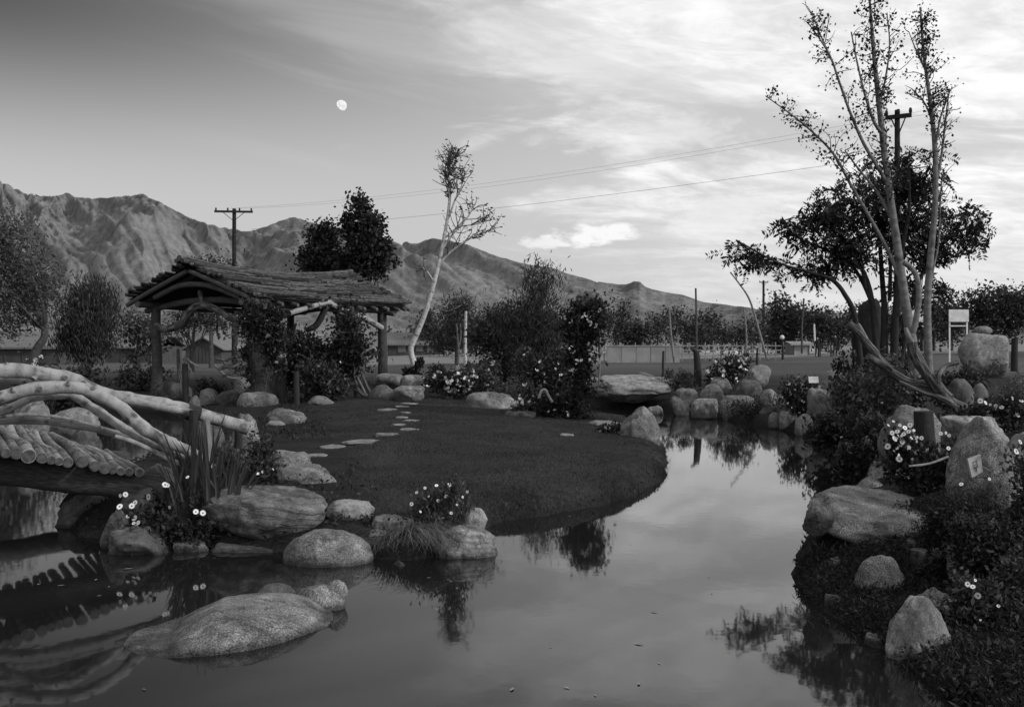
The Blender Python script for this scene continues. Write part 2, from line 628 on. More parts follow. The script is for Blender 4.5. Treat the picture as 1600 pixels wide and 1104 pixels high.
# ------------------------------------------------------------------ ground and water
shore_px = [(1600, 1180), (1530, 1120), (1440, 1062), (1395, 1022), (1330, 985), (1288, 952), (1260, 932), (1240, 902), (1246, 868),
            (1270, 838), (1300, 800), (1318, 775), (1318, 752), (1303, 735), (1290, 712), (1264, 690), (1248, 678),
            (1215, 670), (1180, 664), (1130, 655), (1080, 648), (1045, 642), (1000, 638), (950, 637), (915, 638),
            (860, 638), (825, 637), (830, 646), (880, 652), (915, 656), (950, 659), (990, 664), (1020, 678), (1036, 695),
            (1044, 722), (1040, 742), (1020, 760), (985, 776), (930, 792), (850, 806), (790, 812), (758, 826), (764, 850),
            (735, 866), (700, 870), (640, 876), (580, 872), (520, 864), (440, 862), (330, 856), (260, 846), (170, 842),
            (120, 838), (92, 815), (100, 780), (170, 748), (240, 722), (300, 700), (326, 682), (318, 662), (300, 648),
            (200, 641), (120, 640), (60, 646), (0, 650), (-100, 656)]
WPOLY = np.array([(-25, 1.2), (3.2, 1.2)] + [tuple(G(a, b)[:2]) for a, b in shore_px] + [(-22, 22), (-25, 16)])


def shore_d(x, y):
    """signed distance to the water's edge, positive on land"""
    x = np.asarray(x, float)
    y = np.asarray(y, float)
    d2 = np.full(x.shape, 1e18)
    ins = np.zeros(x.shape, bool)
    n = len(WPOLY)
    for i in range(n):
        ax, ay = WPOLY[i]
        bx, by = WPOLY[(i + 1) % n]
        ex, ey = bx - ax, by - ay
        t = np.clip(((x - ax) * ex + (y - ay) * ey) / (ex * ex + ey * ey + 1e-12), 0, 1)
        d2 = np.minimum(d2, (x - ax - t * ex) ** 2 + (y - ay - t * ey) ** 2)
        c = (ay > y) != (by > y)
        with np.errstate(divide='ignore', invalid='ignore'):
            xi = ex * (y - ay) / (ey if ey != 0 else 1e-12) + ax
        ins ^= c & (x < xi)
    d = np.sqrt(d2)
    return np.where(ins, -d, d)


def is_lawn(x, y, d):
    near = sstep(d, .02, .12) * sstep(-(x - (.26 * y + .3)), -.6, .1)
    left = sstep(x + .9 + .245 * (y - 8.5), -.25, .25)
    return near * left * sstep(25.5 - y, 0, 1.0) * sstep(y, 8.6, 9.4)


def ground_h(x, y):
    x = np.asarray(x, float)
    y = np.asarray(y, float)
    nearm = (y < 60) & (np.abs(x) < 40)
    d = np.full(x.shape, 30.0)
    if nearm.any():
        d[nearm] = shore_d(x[nearm], y[nearm])
    pz = np.stack((x, y, np.zeros_like(x)), -1)
    dd = d + .06 * fbm(pz * 1.7, 3) + .035 * fbm(pz * 6, 3)
    right = sstep(x - (.17 * y + .1), 0, .8) * sstep(17 - y, 0, 4) * (.10 + .30 * sstep(y, 6.4, 7.5) + .60 * sstep(y, 7.55, 7.95))
    low = sstep(x, 1.0, 1.6) * sstep(7.7 - y, 0, 1.1)
    back = sstep(d, .0, .5)
    lip = .27 + .10 * right - .15 * low - .10 * sstep(-(x + .1), 0, .3) * sstep(10 - y, 0, 1)
    soft = .17 - .02 * right
    z = lip * (1 - np.exp(-np.maximum(dd, 0) / soft)) + .22 * sstep(dd, .2, 6) + .35 * low * sstep(dd, .9, 2.2) + .48 * right * sstep(dd, .15, 2.2) * back
    z = np.where(dd < 0, -.45 * (1 - np.exp(dd / .35)), z)
    z = z + np.where(dd > .1, .025 * fbm(pz * .8, 3) + .012 * fbm(pz * 5, 2), 0)
    far = np.clip(y - 40, 0, 260)
    z = z - far * .010 * sstep(-x / np.maximum(y, 1), .02, .30)
    z = z + np.clip(y - 45, 0, 120) * .004 * sstep(x / np.maximum(y, 1), .1, .35)
    return z, d


def gz(x, y):
    z, _ = ground_h(np.array([x]), np.array([y]))
    return float(z[0])


def axis_vals(parts):
    out = []
    for a, b, n in parts:
        out.append(np.linspace(a, b, n, endpoint=False))
    return np.concatenate(out + [[parts[-1][1]]])


def build_ground():
    def geo(a, b, n):
        return np.geomspace(a, b, n)
    xs = np.concatenate((-geo(9000, 12, 40), axis_vals([(-11.5, -6, 45), (-6, 7, 190), (7, 11.5, 30)]), geo(12, 9000, 40)))
    ys = np.concatenate((axis_vals([(-60, 0, 6), (0, 4, 8), (4, 16, 190), (16, 28, 120), (28, 40, 30)]), geo(41, 12000, 70)))
    X, Y = np.meshgrid(xs, ys)
    Z, d = ground_h(X.ravel(), Y.ravel())
    V = np.column_stack((X.ravel(), Y.ravel(), Z))
    nx, ny = len(xs), len(ys)
    i = np.arange(nx * ny).reshape(ny, nx)
    Fq = np.stack((i[:-1, :-1], i[:-1, 1:], i[1:, 1:], i[1:, :-1]), -1).reshape(-1, 4)
    me = MB().add(V, Fq).mesh('ground', ground_mat())
    a = me.attributes.new('lawn', 'FLOAT', 'POINT')
    a.data.foreach_set('value', is_lawn(V[:, 0], V[:, 1], d).astype(np.float32))
    o = bpy.data.objects.new('ground', me)
    COL.objects.link(o)
    tag(o, kind='structure')
    wm = MB().add([(-30, .5, 0), (14, .5, 0), (14, 31, 0), (-30, 31, 0)], [(0, 1, 2, 3)])
    o = bpy.data.objects.new('water', wm.mesh('water', water_mat(), False))
    COL.objects.link(o)
    tag(o, kind='structure')


build_ground()


# ------------------------------------------------------------------ mountains
def build_mountains():
    ridge = np.array([(-500, 330), (-200, 300), (-60, 262), (0, 278), (20, 288), (40, 300), (70, 303), (100, 300), (130, 306), (160, 306), (190, 304), (215, 303), (223, 300),
                      (232, 307), (250, 314), (300, 338), (340, 350), (385, 358), (400, 355), (430, 345), (460, 336), (480, 341), (500, 349), (540, 358),
                      (590, 368), (640, 377), (655, 376), (675, 369), (700, 372), (740, 382), (780, 398), (820, 408), (860, 414), (900, 428),
                      (950, 439), (978, 441), (990, 437), (1000, 437), (1010, 446), (1040, 454), (1070, 459), (1090, 466), (1110, 471), (1150, 476), (1190, 479),
                      (1250, 482), (1320, 486), (1450, 492), (1600, 500), (2000, 510)], float)
    nx, ny = 1250, 270
    px = np.linspace(-420, 1900, nx)
    tt = np.linspace(0, 1, ny)
    tanx = (px - 800) / F
    top = (HY - np.interp(px, ridge[:, 0], ridge[:, 1])) / F
    top = top + .0009 * fbm(np.column_stack((px * .06, px * 0, px * 0)), 4)
    D = 3300 + 3900 * tt
    X = tanx[None, :] * D[:, None]
    Y = np.repeat(D[:, None], nx, 1)
    # spurs that run down and to the right
    z0 = np.zeros_like(X)
    wp = np.stack((X / 1500.0, Y / 1500.0, z0), -1)
    w1, w2 = fbm(wp + 3, 4), fbm(wp * 2.6 + 11, 4)
    U = X + .62 * (Y - 3300)

    def spur(wave, warp, ph):
        q = U / wave + warp + ph
        return 1 - np.abs(2 * (q - np.floor(q)) - 1)
    rd = spur(1150.0, .75 * w1 + .10 * w2, .15)
    r2 = spur(430.0, 1.1 * w1 + .5 * w2, .4)
    r3 = spur(170.0, 1.4 * w1 + 1.1 * w2, .7)
    r4 = spur(75.0, 1.6 * w1 + 1.9 * w2, .2)
    r5 = spur(36.0, 2.2 * w1 + 3.1 * w2, .6)
    rk = fbm(np.stack((X / 60.0, Y / 60.0, z0), -1), 3)
    nf = fbm(np.stack((U / 260.0, Y / 700.0, z0), -1), 4)
    env = sstep(tt, 0.0, .80)[:, None] ** .85 * (1 - .45 * sstep(tt, .82, 1.0))[:, None]
    mid = 1.25 - .75 * env
    h = env * (.80 + mid * (.50 * (rd - .5) + .19 * (r2 - .5) * (.5 + .8 * rd) + .085 * (r3 - .5) * (.4 + r2) + .055 * (r4 - .5) * (.4 + r3) + .020 * (r5 - .5)) + .06 * nf + .020 * rk * env)
    proj = h * top[None, :] * 7200 / Y
    mx = (proj / np.maximum(top, 1e-4)[None, :]).max(0)
    k = np.convolve(np.pad(mx, 7, 'edge'), np.ones(15) / 15, 'valid')
    mx = .35 * k + .65 * mx
    wt = sstep(tt, .15, .7)[:, None]
    Z = h * top[None, :] * 7200 * (1 + (1 / mx[None, :] - 1) * wt) + CZ - 12
    V = np.column_stack((X.ravel(), Y.ravel(), Z.ravel()))
    i = np.arange(nx * ny).reshape(ny, nx)
    Fq = np.stack((i[:-1, :-1], i[:-1, 1:], i[1:, 1:], i[1:, :-1]), -1).reshape(-1, 4)
    m = bpy.data.materials.new('mountain_rock')
    m.use_nodes = True
    t = m.node_tree
    g = NG(t)
    b = t.nodes['Principled BSDF']
    b.inputs['Roughness'].default_value = 1
    b.inputs['Specular IOR Level'].default_value = 0
    pos = g.n('ShaderNodeNewGeometry').outputs['Position']
    n1 = g.noise(pos, .0022, 8, .65)
    n2 = g.noise(pos, .02, 5, .7)
    col = g.m('MULTIPLY', g.ss(n1, .3, .7, .155, .25), g.ss(n2, .3, .7, .72, 1.28))
    t.links.new(g.grey(col), b.inputs['Base Color'])
    bp = g.n('ShaderNodeBump')
    bp.inputs['Strength'].default_value = 1.0
    bp.inputs['Distance'].default_value = 22
    t.links.new(g.noise(pos, .012, 8, .78), bp.inputs['Height'])
    t.links.new(bp.outputs[0], b.inputs['Normal'])
    o = bpy.data.objects.new('mountains', MB().add(V, Fq).mesh('mountains', m))
    COL.objects.link(o)
    tag(o, kind='structure')


build_mountains()


# ------------------------------------------------------------------ rocks
def ico(sub):
    bm = bmesh.new()
    bmesh.ops.create_icosphere(bm, subdivisions=sub, radius=1)
    V = np.array([v.co[:] for v in bm.verts])
    Fc = np.array([[v.index for v in f.verts] for f in bm.faces])
    bm.free()
    return V, Fc


ICO = {k: ico(k) for k in (2, 3, 4, 5)}


def rock_geo(seed, sub=4, planes=15, tight=.54, rough=.15, freq=2.0, flat=None):
    rs = np.random.RandomState(seed)
    V, Fc = ICO[sub]
    nrm = rs.normal(size=(planes, 3))
    nrm /= np.linalg.norm(nrm, axis=1)[:, None]
    hgt = tight + (1 - tight) * rs.rand(planes)
    if flat:
        nrm = np.vstack((nrm, (0.06, -.1, 1.0)))
        hgt = np.append(hgt, flat)
    dp = np.maximum(V @ nrm.T / hgt, 0)
    p = 60
    r = ((dp ** p).sum(1) + 1) ** (-1 / p)
    W = V * r[:, None]
    W = W * (1 + rough * fbm(W * freq + seed * 3.1, 4, .55))[:, None]
    cr = np.abs(fbm(W * 1.5 + 3.3 * seed, 3))
    W = W - V * (.07 * np.exp(-(cr / .035) ** 2) * (fbm(W * .9 + seed, 2) > -.1))[:, None]
    rdg = 1 - np.abs(fbm(W * 2.6 + 5 + seed, 4)) * 2
    W = W + V * (.05 * rdg + .030 * fbm(W * 7 + seed, 4) + (.012 * fbm(W * 19 + seed, 3) if sub > 3 else 0))[:, None]
    return W, Fc


def fit(W, lo, hi):
    a, b = W.min(0), W.max(0)
    return (W - a) / (b - a) * (np.asarray(hi) - np.asarray(lo)) + np.asarray(lo)


def rock(box_, D, label, m=None, seed=None, sub=4, depth=.8, name='rock', cat='rock', group=None, sink=.0, tilt=0.0, extra=None, bury=.32, **kw):
    x0, y0, x1, y1 = box_
    seed = seed if seed is not None else int(x0 * 3 + y0)
    if D < 12:
        sub = 5
    a, b = P(x0, y1, D), P(x1, y0, D)
    wd = (b[0] - a[0])
    ry = wd * depth / 2
    if sink is not None:
        # most of the underside is buried
        low = a[2] - bury * (b[2] - a[2])
        gl = gz((a[0] + b[0]) / 2, D)
        sink = max(sink, a[2] - min(low, max(gl, -.1) - .06))
    else:
        sink = 0.0
    W, Fc = rock_geo(seed, sub, **kw)
    if tilt:
        c, s = math.cos(tilt), math.sin(tilt)
        W = np.column_stack((W[:, 0] * c - W[:, 2] * s, W[:, 1], W[:, 0] * s + W[:, 2] * c))
    W = fit(W, (a[0], D - ry, a[2] - sink), (b[0], D + ry, b[2]))
    if extra:
        W = extra(W, a, b, D)
    c = (float((a[0] + b[0]) / 2), float(D), float(a[2]))
    return solo(name, MB().add(W, Fc), m or granite, label, cat, c, group)


def undercut(W, a, b, D):
    z = (W[:, 2] - a[2]) / (b[2] - a[2])
    cx = (a[0] + b[0]) / 2
    k = .70 + .30 * sstep(z, 0, .55)
    W[:, 0] = cx + (W[:, 0] - cx) * k
    W[:, 1] = D + .05 + (W[:, 1] - D - .05) * k
    return W


def slab(W, a, b, D):
    W = undercut(W, a, b, D)
    z = (W[:, 2] - a[2]) / (b[2] - a[2])
    W[:, 2] += .16 * (W[:, 1] - D) * sstep(z, .2, .7)
    return W


def humped(W, a, b, D):
    # peak left of the middle, long slope falling to the right
    z = np.clip((W[:, 2] - a[2]) / (b[2] - a[2]), 0, 1)
    wd = b[0] - a[0]
    u = (W[:, 0] - a[0]) / wd
    W[:, 0] = a[0] + wd * ((.44 + (u - .5) * .68) * z + u * (1 - z))
    W[:, 2] += .05 * fbm(W * 2.5, 3)
    return W


RK = [
    # front shore of the island
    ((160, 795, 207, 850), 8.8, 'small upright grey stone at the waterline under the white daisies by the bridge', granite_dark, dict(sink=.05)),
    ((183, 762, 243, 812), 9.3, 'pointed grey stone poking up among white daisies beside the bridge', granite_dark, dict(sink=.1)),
    ((170, 825, 266, 868), 8.6, 'low rounded stone in the water below the daisies near the bridge', granite_dark, dict(sink=.05)),
    ((310, 762, 512, 858), 9.0, 'large layered boulder with wavy strata beside the iris clump', stone_layer, dict(sub=5, depth=.7, planes=9, tight=.66, flat=.70, rough=.20, sink=None, extra=undercut)),
    ((328, 846, 452, 880), 8.75, 'low flat stone at the waterline under the layered boulder', granite_dark, dict(sink=.05)),
    ((441, 826, 584, 894), 8.25, 'smooth oval granite boulder on the island shore at the waterline', granite, dict(sub=5, planes=3, tight=.9, rough=.05, sink=.04, depth=.7, tilt=-.10)),
    ((556, 825, 628, 884), 8.7, 'rounded pale stone tucked against right end of the oval boulder', granite, dict(planes=4, sink=.05)),
    ((508, 780, 586, 816), 9.3, 'rough flat stone on bare soil between layered boulder and lawn', granite_pale, dict(flat=.6, sink=.02, bury=.05)),
    ((606, 876, 644, 902), 8.1, 'little stone at the waterline beneath the drooping sedge tuft', granite, dict(sub=3)),
    ((666, 820, 780, 880), 8.55, 'pale veined boulder reaching into the pond below the daisy bush', stone_vein, dict(sub=5, planes=8, tight=.74, rough=.15, sink=.04)),
    ((718, 792, 762, 836), 9.1, 'pale pointed stone at the right edge of the daisy bush', granite_pale, dict(sink=.06)),
    ((404, 704, 486, 742), 11.6, 'broad weathered stone at near end of the stepping stone path', granite, dict(flat=.7, sink=.08)),
    ((424, 726, 534, 768), 10.7, 'long flat sloping stone in the grass above the layered boulder', granite, dict(flat=.62, planes=5, sink=.06)),
    ((362, 645, 405, 698), 11.3, 'speckled round boulder at the end of the bridge top rail', granite, dict(sub=5, planes=4, tight=.85, sink=.1)),
    ((296, 648, 352, 700), 12.6, 'weathered boulder behind the bridge rail left of speckled boulder', granite_dark, dict(sink=.1)),
    ((416, 637, 482, 664), 18.6, 'domed stone with a pale right cap at the left lawn edge', granite, dict(sink=.1)),
    ((414, 657, 448, 668), 18.0, 'thin flat stone lying in front of the domed stone', granite_pale, dict(flat=.5, sink=.04, sub=3)),
    # in the left pond
    ((16, 618, 78, 656), 17.5, 'rough pale boulder standing in the pond behind the bridge rails', granite, dict(sink=.1)),
    ((78, 636, 158, 662), 19.0, 'wide domed boulder in the pond seen through the bridge rails', granite, dict(planes=4, sink=.1)),
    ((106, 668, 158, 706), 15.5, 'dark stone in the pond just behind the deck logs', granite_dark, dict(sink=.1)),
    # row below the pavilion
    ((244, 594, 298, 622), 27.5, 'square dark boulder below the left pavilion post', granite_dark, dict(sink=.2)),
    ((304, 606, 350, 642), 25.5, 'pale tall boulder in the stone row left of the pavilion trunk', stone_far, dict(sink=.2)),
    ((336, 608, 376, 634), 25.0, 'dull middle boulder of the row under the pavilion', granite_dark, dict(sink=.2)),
    ((372, 612, 436, 640), 24.0, 'broad pale boulder at the foot of the thick pavilion trunk', stone_far, dict(sink=.2, flat=.7)),
    ((296, 617, 313, 632), 24.6, 'small round stone at the left end of the stone row', stone_far, dict(sub=3, sink=.1)),
    ((356, 588, 392, 602), 28.0, 'thin flat slab under the driftwood by the pavilion', stone_far, dict(sub=3, flat=.5, sink=.1)),
    ((480, 618, 522, 634), 23.5, 'low flat stone at the far left corner of the lawn', stone_far, dict(sub=3, flat=.6, sink=.1)),
    ((572, 600, 624, 626), 24.5, 'rounded grey rock beside the crooked pale stems', granite_dark, dict(sink=.1, sub=3)),
    ((612, 602, 664, 620), 24.0, 'flat topped pale rock at the far end of the stepping stones', stone_far, dict(flat=.55, sink=.1)),
    ((624, 585, 668, 606), 27.0, 'pale rock behind the flat topped rock near the birch', stone_far, dict(flat=.6, sink=.1)),
    ((584, 583, 632, 596), 28.5, 'long low rock below the right pavilion post', stone_far, dict(flat=.5, sink=.2, sub=3)),
    ((690, 576, 726, 590), 32.0, 'pale low stone behind the white flowers near the bare pole', stone_far, dict(sub=3, sink=.2)),
    ((726, 612, 806, 648), 22.2, 'rectangular pale rock at the far edge of the lawn', stone_far, dict(planes=12, tight=.66, flat=.66, sink=.1)),
    ((786, 642, 838, 664), 19.6, 'low sloping stone in the grass by the shrubbery', granite_dark, dict(flat=.6, sink=.06)),
    ((470, 850, 520, 884), 8.5, 'small jagged slab wedged left of the oval boulder', granite_dark, dict(flat=.6, bury=.1)),
    ((580, 806, 650, 838), 9.0, 'jagged low slab in the soil above the sedge tuft', granite, dict(flat=.5, bury=.1)),
    ((270, 842, 330, 876), 8.7, 'dark flat slab at the waterline under the creeping plants', granite_dark, dict(flat=.5, bury=.1)),
    # point of the lawn
    ((968, 634, 1032, 706), 16.6, 'pointed tilted boulder at the tip of the lawn', granite, dict(sub=5, planes=7, tight=.7, sink=.05)),
    ((918, 656, 976, 672), 18.6, 'flat pale stone behind flowers left of the pointed boulder', stone_far, dict(flat=.6, sink=.08)),
    # far shore of the channel
    ((1010, 633, 1036, 648), 25.2, 'small white stone lying in the channel water', granite_pale, dict(sub=3)),
    ((896, 593, 968, 622), 28.4, 'left part boulder of the pale ledge across the channel', stone_far, dict(flat=.5, sink=.1, extra=slab)),
    ((928, 591, 1046, 630), 27.3, 'largest pale flat ledge rock across the channel', granite_pale, dict(sub=5, flat=.42, planes=9, tight=.62, sink=None, depth=.75, extra=slab)),
    ((972, 580, 1032, 596), 30.0, 'dark low boulder on the grass behind the pale ledge', granite_dark, dict(sink=.1)),
    ((1012, 588, 1056, 602), 29.0, 'small grey rock right behind the pale ledge', granite, dict(sub=3, sink=.1)),
    ((1054, 606, 1096, 636), 25.8, 'rough grey stone with a knob on the far shore', granite, dict(sink=.2)),
    ((1094, 599, 1134, 630), 25.6, 'pale oval stone tilted up on the far shore', stone_far, dict(planes=4, sink=.1, tilt=.3)),
    ((1140, 592, 1192, 622), 26.5, 'dark rounded boulder with pale top on the far shore', granite_dark, dict(planes=4, sink=.1)),
    ((1124, 617, 1182, 658), 23.4, 'blocky pale stone stepping down into the channel', stone_far, dict(planes=12, tight=.66, flat=.7, sink=.05)),
    ((1160, 640, 1196, 660), 22.9, 'low flat stone at the water beside the blocky stone', granite, dict(sub=3, sink=.05)),
    ((1186, 607, 1215, 636), 23.5, 'egg shaped grey stone above the channel', granite, dict(planes=3, sink=.1)),
    ((1200, 643, 1224, 668), 21.0, 'left one of the paired round stones at the channel edge', granite, dict(planes=4, sink=.05, sub=3)),
    ((1217, 637, 1247, 674), 20.6, 'taller peaked one of the paired stones at the channel edge', granite, dict(planes=6, sink=.05)),
    ((1242, 646, 1270, 682), 19.4, 'pale curved stone leaning at the water right of the pair', granite_pale, dict(planes=4, sink=.05, tilt=.4)),
    ((1258, 606, 1314, 654), 20.0, 'cone shaped grey rock on the bank above the curved stone', granite, dict(planes=6, sink=.15)),
    ((1274, 577, 1328, 612), 21.5, 'round boulder streaked with dark drip stains on the bank', stone_far, dict(planes=4, tight=.85, sink=.3)),
    ((1168, 569, 1204, 588), 30.0, 'pale rock beside the flowering bush across the channel', stone_far, dict(sub=3, sink=.2)),
    ((1226, 583, 1262, 606), 22.5, 'dim stone behind the small white placard', granite_dark, dict(sub=3, sink=.2)),
    ((1046, 618, 1078, 642), 24.8, 'small dark stone at the water right of the pale ledge', granite_dark, dict(sink=.1)),
    ((1078, 622, 1124, 652), 23.8, 'wide grey stone low in the channel beside the blocky stone', granite, dict(sink=.1, flat=.6)),
    ((1108, 588, 1146, 608), 27.0, 'grey stone behind the tilted oval stone', granite, dict(sink=.2)),
    ((1186, 630, 1212, 652), 22.2, 'small stone between the egg shaped stone and the pair', granite_dark, dict(sink=.1)),
    ((1212, 606, 1250, 640), 22.0, 'squarish stone below the white blooms by the placard', granite, dict(sink=.2)),
    ((1244, 618, 1272, 650), 20.9, 'dim stone between the pair and the cone shaped rock', granite_dark, dict(sink=.2)),
    ((1296, 630, 1342, 668), 17.6, 'weathered stone at the foot of the cone shaped rock', granite, dict(sink=.2)),
    ((1270, 664, 1312, 698), 16.8, 'dark stone at the waterline below the hanging plants', granite_dark, dict(sink=.1)),
    ((1290, 596, 1340, 632), 19.6, 'grey stone leaning right of the drip stained boulder', granite, dict(sink=.2)),
    # near right bank
    ((1372, 632, 1476, 740), 9.9, 'big round boulder behind the dark post and pale blossoms', granite, dict(sub=5, planes=4, tight=.86, sink=.1)),
    ((1474, 649, 1600, 812), 7.8, 'tall humped granite boulder sunlit on its right side', granite, dict(sub=5, planes=8, tight=.72, rough=.12, sink=.1, depth=.9, extra=humped)),
    ((1566, 674, 1640, 760), 8.2, 'pale boulder at the picture edge behind the humped boulder', granite_pale, dict(sink=.2)),
    ((1468, 649, 1580, 684), 9.0, 'flat pale slab behind the humped granite boulder', granite_pale, dict(flat=.5, sink=.1, depth=.5)),
    ((1352, 716, 1412, 768), 10.6, 'smooth stone on the bank left of the blossoms', granite, dict(planes=4, sink=.1)),
    ((1298, 733, 1352, 750), 13.5, 'thin flat stone lying at the water of the right bank', granite_pale, dict(flat=.5, sub=3)),
    ((1330, 744, 1404, 790), 9.9, 'low grey stone behind the big ledge of the right bank', granite, dict(planes=5, sink=.15)),
    ((1334, 866, 1413, 940), 6.85, 'round stone set in the dark bank under the ledge', granite, dict(sub=5, planes=5, tight=.78, sink=.0)),
    ((1386, 930, 1486, 1056), 5.7, 'steep pale pyramid shaped rock by the water at lower right', granite_pale, dict(sub=5, planes=7, tight=.66, sink=.1)),
    ((1428, 918, 1490, 966), 6.1, 'knobby pale rock above the pyramid shaped rock', granite, dict(rough=.25, sink=.1)),
    ((1478, 836, 1566, 906), 6.7, 'pitted pale rock half hidden in dark plants at right', granite, dict(rough=.3, freq=2.4, sink=.1)),
    ((1308, 690, 1350, 726), 12.8, 'small grey stone half buried among plants on the upper bank', granite, dict(sink=.1)),
    ((1286, 926, 1330, 962), 6.75, 'dark wet stone at the waterline below the round bank stone', granite_dark, dict(sink=.1)),
    ((1350, 990, 1394, 1024), 5.95, 'low wet stone at the waterline left of the pyramid shaped rock', granite_dark, dict(sink=.1, flat=.6)),
    ((1276, 868, 1316, 900), 7.35, 'angular stone under the left end of the ledge', granite_dark, dict(sink=.1)),
    ((1404, 842, 1452, 880), 7.3, 'broken stone wedged under right end of the ledge', granite_dark, dict(sink=.1)),
    ((1346, 664, 1380, 700), 11.6, 'weathered stone between the dense bush and round boulder', granite, dict(sink=.1)),
    # far right
    ((1558, 584, 1640, 640), 17.5, 'lumpy ridge of stacked stone at the right edge of the lawn', granite_dark, dict(rough=.25, freq=3, sink=.3)),
    ((1480, 590, 1522, 636), 13.2, 'round stone with a bright rim right of the driftwood', granite_dark, dict(planes=3, sink=.2)),
    ((1516, 598, 1546, 636), 13.6, 'smaller round stone right behind the bright rimmed stone', granite_dark, dict(planes=4, sink=.2, sub=3)),
    ((1332, 462, 1389, 560), 24.0, 'tall dark standing stone behind the leaning birch', granite_shaded, dict(planes=5, tight=.8, sink=.3)),
    ((1497, 519, 1572, 580), 38.0, 'large faceted boulder on the lawn carrying a small round stone', granite_pale, dict(planes=8, tight=.62, sink=.1, bury=.05, seed=14, rough=.06, flat=.8)),
    ((1521, 509, 1550, 524), 38.0, 'small round stone resting on top of the large faceted boulder', stone_far, dict(sub=3, planes=3, tight=.9, sink=None)),
]
for bx, D, lb, mm, kw in RK:
    cat = 'boulder' if 'boulder' in lb else ('stone' if 'stone' in lb else 'rock')
    rock(bx, D, lb, mm, name='boulder' if cat == 'boulder' else 'rock', cat=cat, **kw)


def ledge_shape(W, a, b, D):
    # thins towards its underside so the top overhangs the bank
    z = (W[:, 2] - a[2]) / (b[2] - a[2])
    cx = (a[0] + b[0]) / 2
    k = .72 + .28 * sstep(z, 0, .6)
    W[:, 0] = cx + .1 + (W[:, 0] - cx - .1) * k
    W[:, 1] = D + (W[:, 1] - D) * k
    W[:, 2] = W[:, 2] - .05 * (W[:, 0] - cx) + .17 * (W[:, 1] - D)
    return W


rock((1256, 782, 1476, 852), 7.9, 'broad flat topped granite ledge overhanging the right bank', granite, sub=5, sink=None, depth=.95, planes=8,
     tight=.66, flat=.55, rough=.10, name='boulder', cat='boulder', extra=ledge_shape)
rock((1254, 786, 1304, 842), 7.6, 'cracked knob of stone at the left end of the granite ledge', granite_dark, sub=4, rough=.2, name='rock', cat='rock', sink=None)

# turtle shaped rock: back, head and small lump
TT = thing('boulder', 'turtle shaped granite boulder lying in the pond near the front', 'boulder', tuple(P(370, 1020, 6.35)))


def turtle():
    n = 96
    ol_top = np.array([(193, 1012), (215, 992), (250, 968), (290, 948), (330, 932), (380, 926), (430, 925), (470, 931), (500, 946), (518, 965), (516, 978)], float)
    bot = np.array([(193, 1012), (220, 1024), (270, 1028), (330, 1024), (390, 1016), (440, 1004), (480, 990), (516, 978)], float)
    D0 = 6.4
    V, Fc = ICO[5]
    rs = V.copy()
    u = (V[:, 0] + 1) / 2
    px = 193 + 325 * u
    ty = np.interp(px, ol_top[:, 0], ol_top[:, 1])
    by = np.interp(px, bot[:, 0], bot[:, 1])
    # plan view: oval about one metre deep, its waterline falls towards the left
    half = np.sqrt(np.maximum(1 - V[:, 0] ** 2, 1e-6))
    frac = np.where(half > 1e-3, V[:, 1] / half, 0)         # -1 front .. 1 back
    zf = np.where(half > 1e-3, V[:, 2] / half, 0)
    Dfront = F * CZ / (by - HY)
    # summit line sits behind the front waterline
    back = .50 * np.sqrt(np.clip(1 - (2 * u - 1) ** 2, 0, 1)) ** .8
    Dtop = Dfront + back
    ztop = np.maximum(CZ - (ty - HY) / F * Dtop, 0.0)
    y = Dfront + back * (1 + frac)
    kb = np.clip((u * 40).astype(int), 0, 39)
    fac = np.ones(40)
    nz = .05 * fbm(np.column_stack((u * 5, frac * 1.6, u * 0)), 4)
    crown = np.sqrt(np.maximum(1 - frac ** 2, 0)) ** .75 * (1 + nz)
    for it in range(8):
        fs = np.interp(u * 40 - .5, np.arange(40), fac)
        h = np.where(zf < 0, -.12, ztop * crown * fs)
        py = HY + (CZ - h) / y * F
        for q in range(40):
            mk = (kb == q) & (zf > 0)
            if mk.any():
                j = np.argmin(np.where(mk, py, 1e9))
                err = (py[j] - ty[j]) / F * y[j]
                fac[q] = np.clip(fac[q] + .8 * err / max(ztop[j] * crown[j], .03), .1, 1.6)
    h = np.where(zf >= 0, np.maximum(h, .018 * sstep(1 - np.abs(frac), .02, .3)), h)
    x = (px - 800) / F * Dfront + (px - 800) / F * (y - Dfront) * .6
    W = np.column_stack((x, y, h))
    W += V * (.012 * fbm(W * 6, 3) + .006 * fbm(W * 22, 3))[:, None]
    part('rock_back', MB().add(W, Fc), granite, TT)
    for nm, (x0, y0, x1, y1), D, s, ro in (('rock_head', (456, 913, 541, 984), 6.8, 5, .22), ('rock_snout', (508, 904, 544, 944), 6.85, 9, .12), ('rock_lump', (398, 911, 462, 950), 6.98, 12, .10)):
        a, b = P(x0, y1, D), P(x1, y0, D)
        W, Fq = rock_geo(s, 4, 5, .78, ro)
        W = fit(W, (a[0], D - (b[0] - a[0]) * .4, a[2]), (b[0], D + (b[0] - a[0]) * .4, b[2]))
        part(nm, MB().add(W, Fq), granite if nm != 'rock_lump' else granite_dark, TT)


turtle()

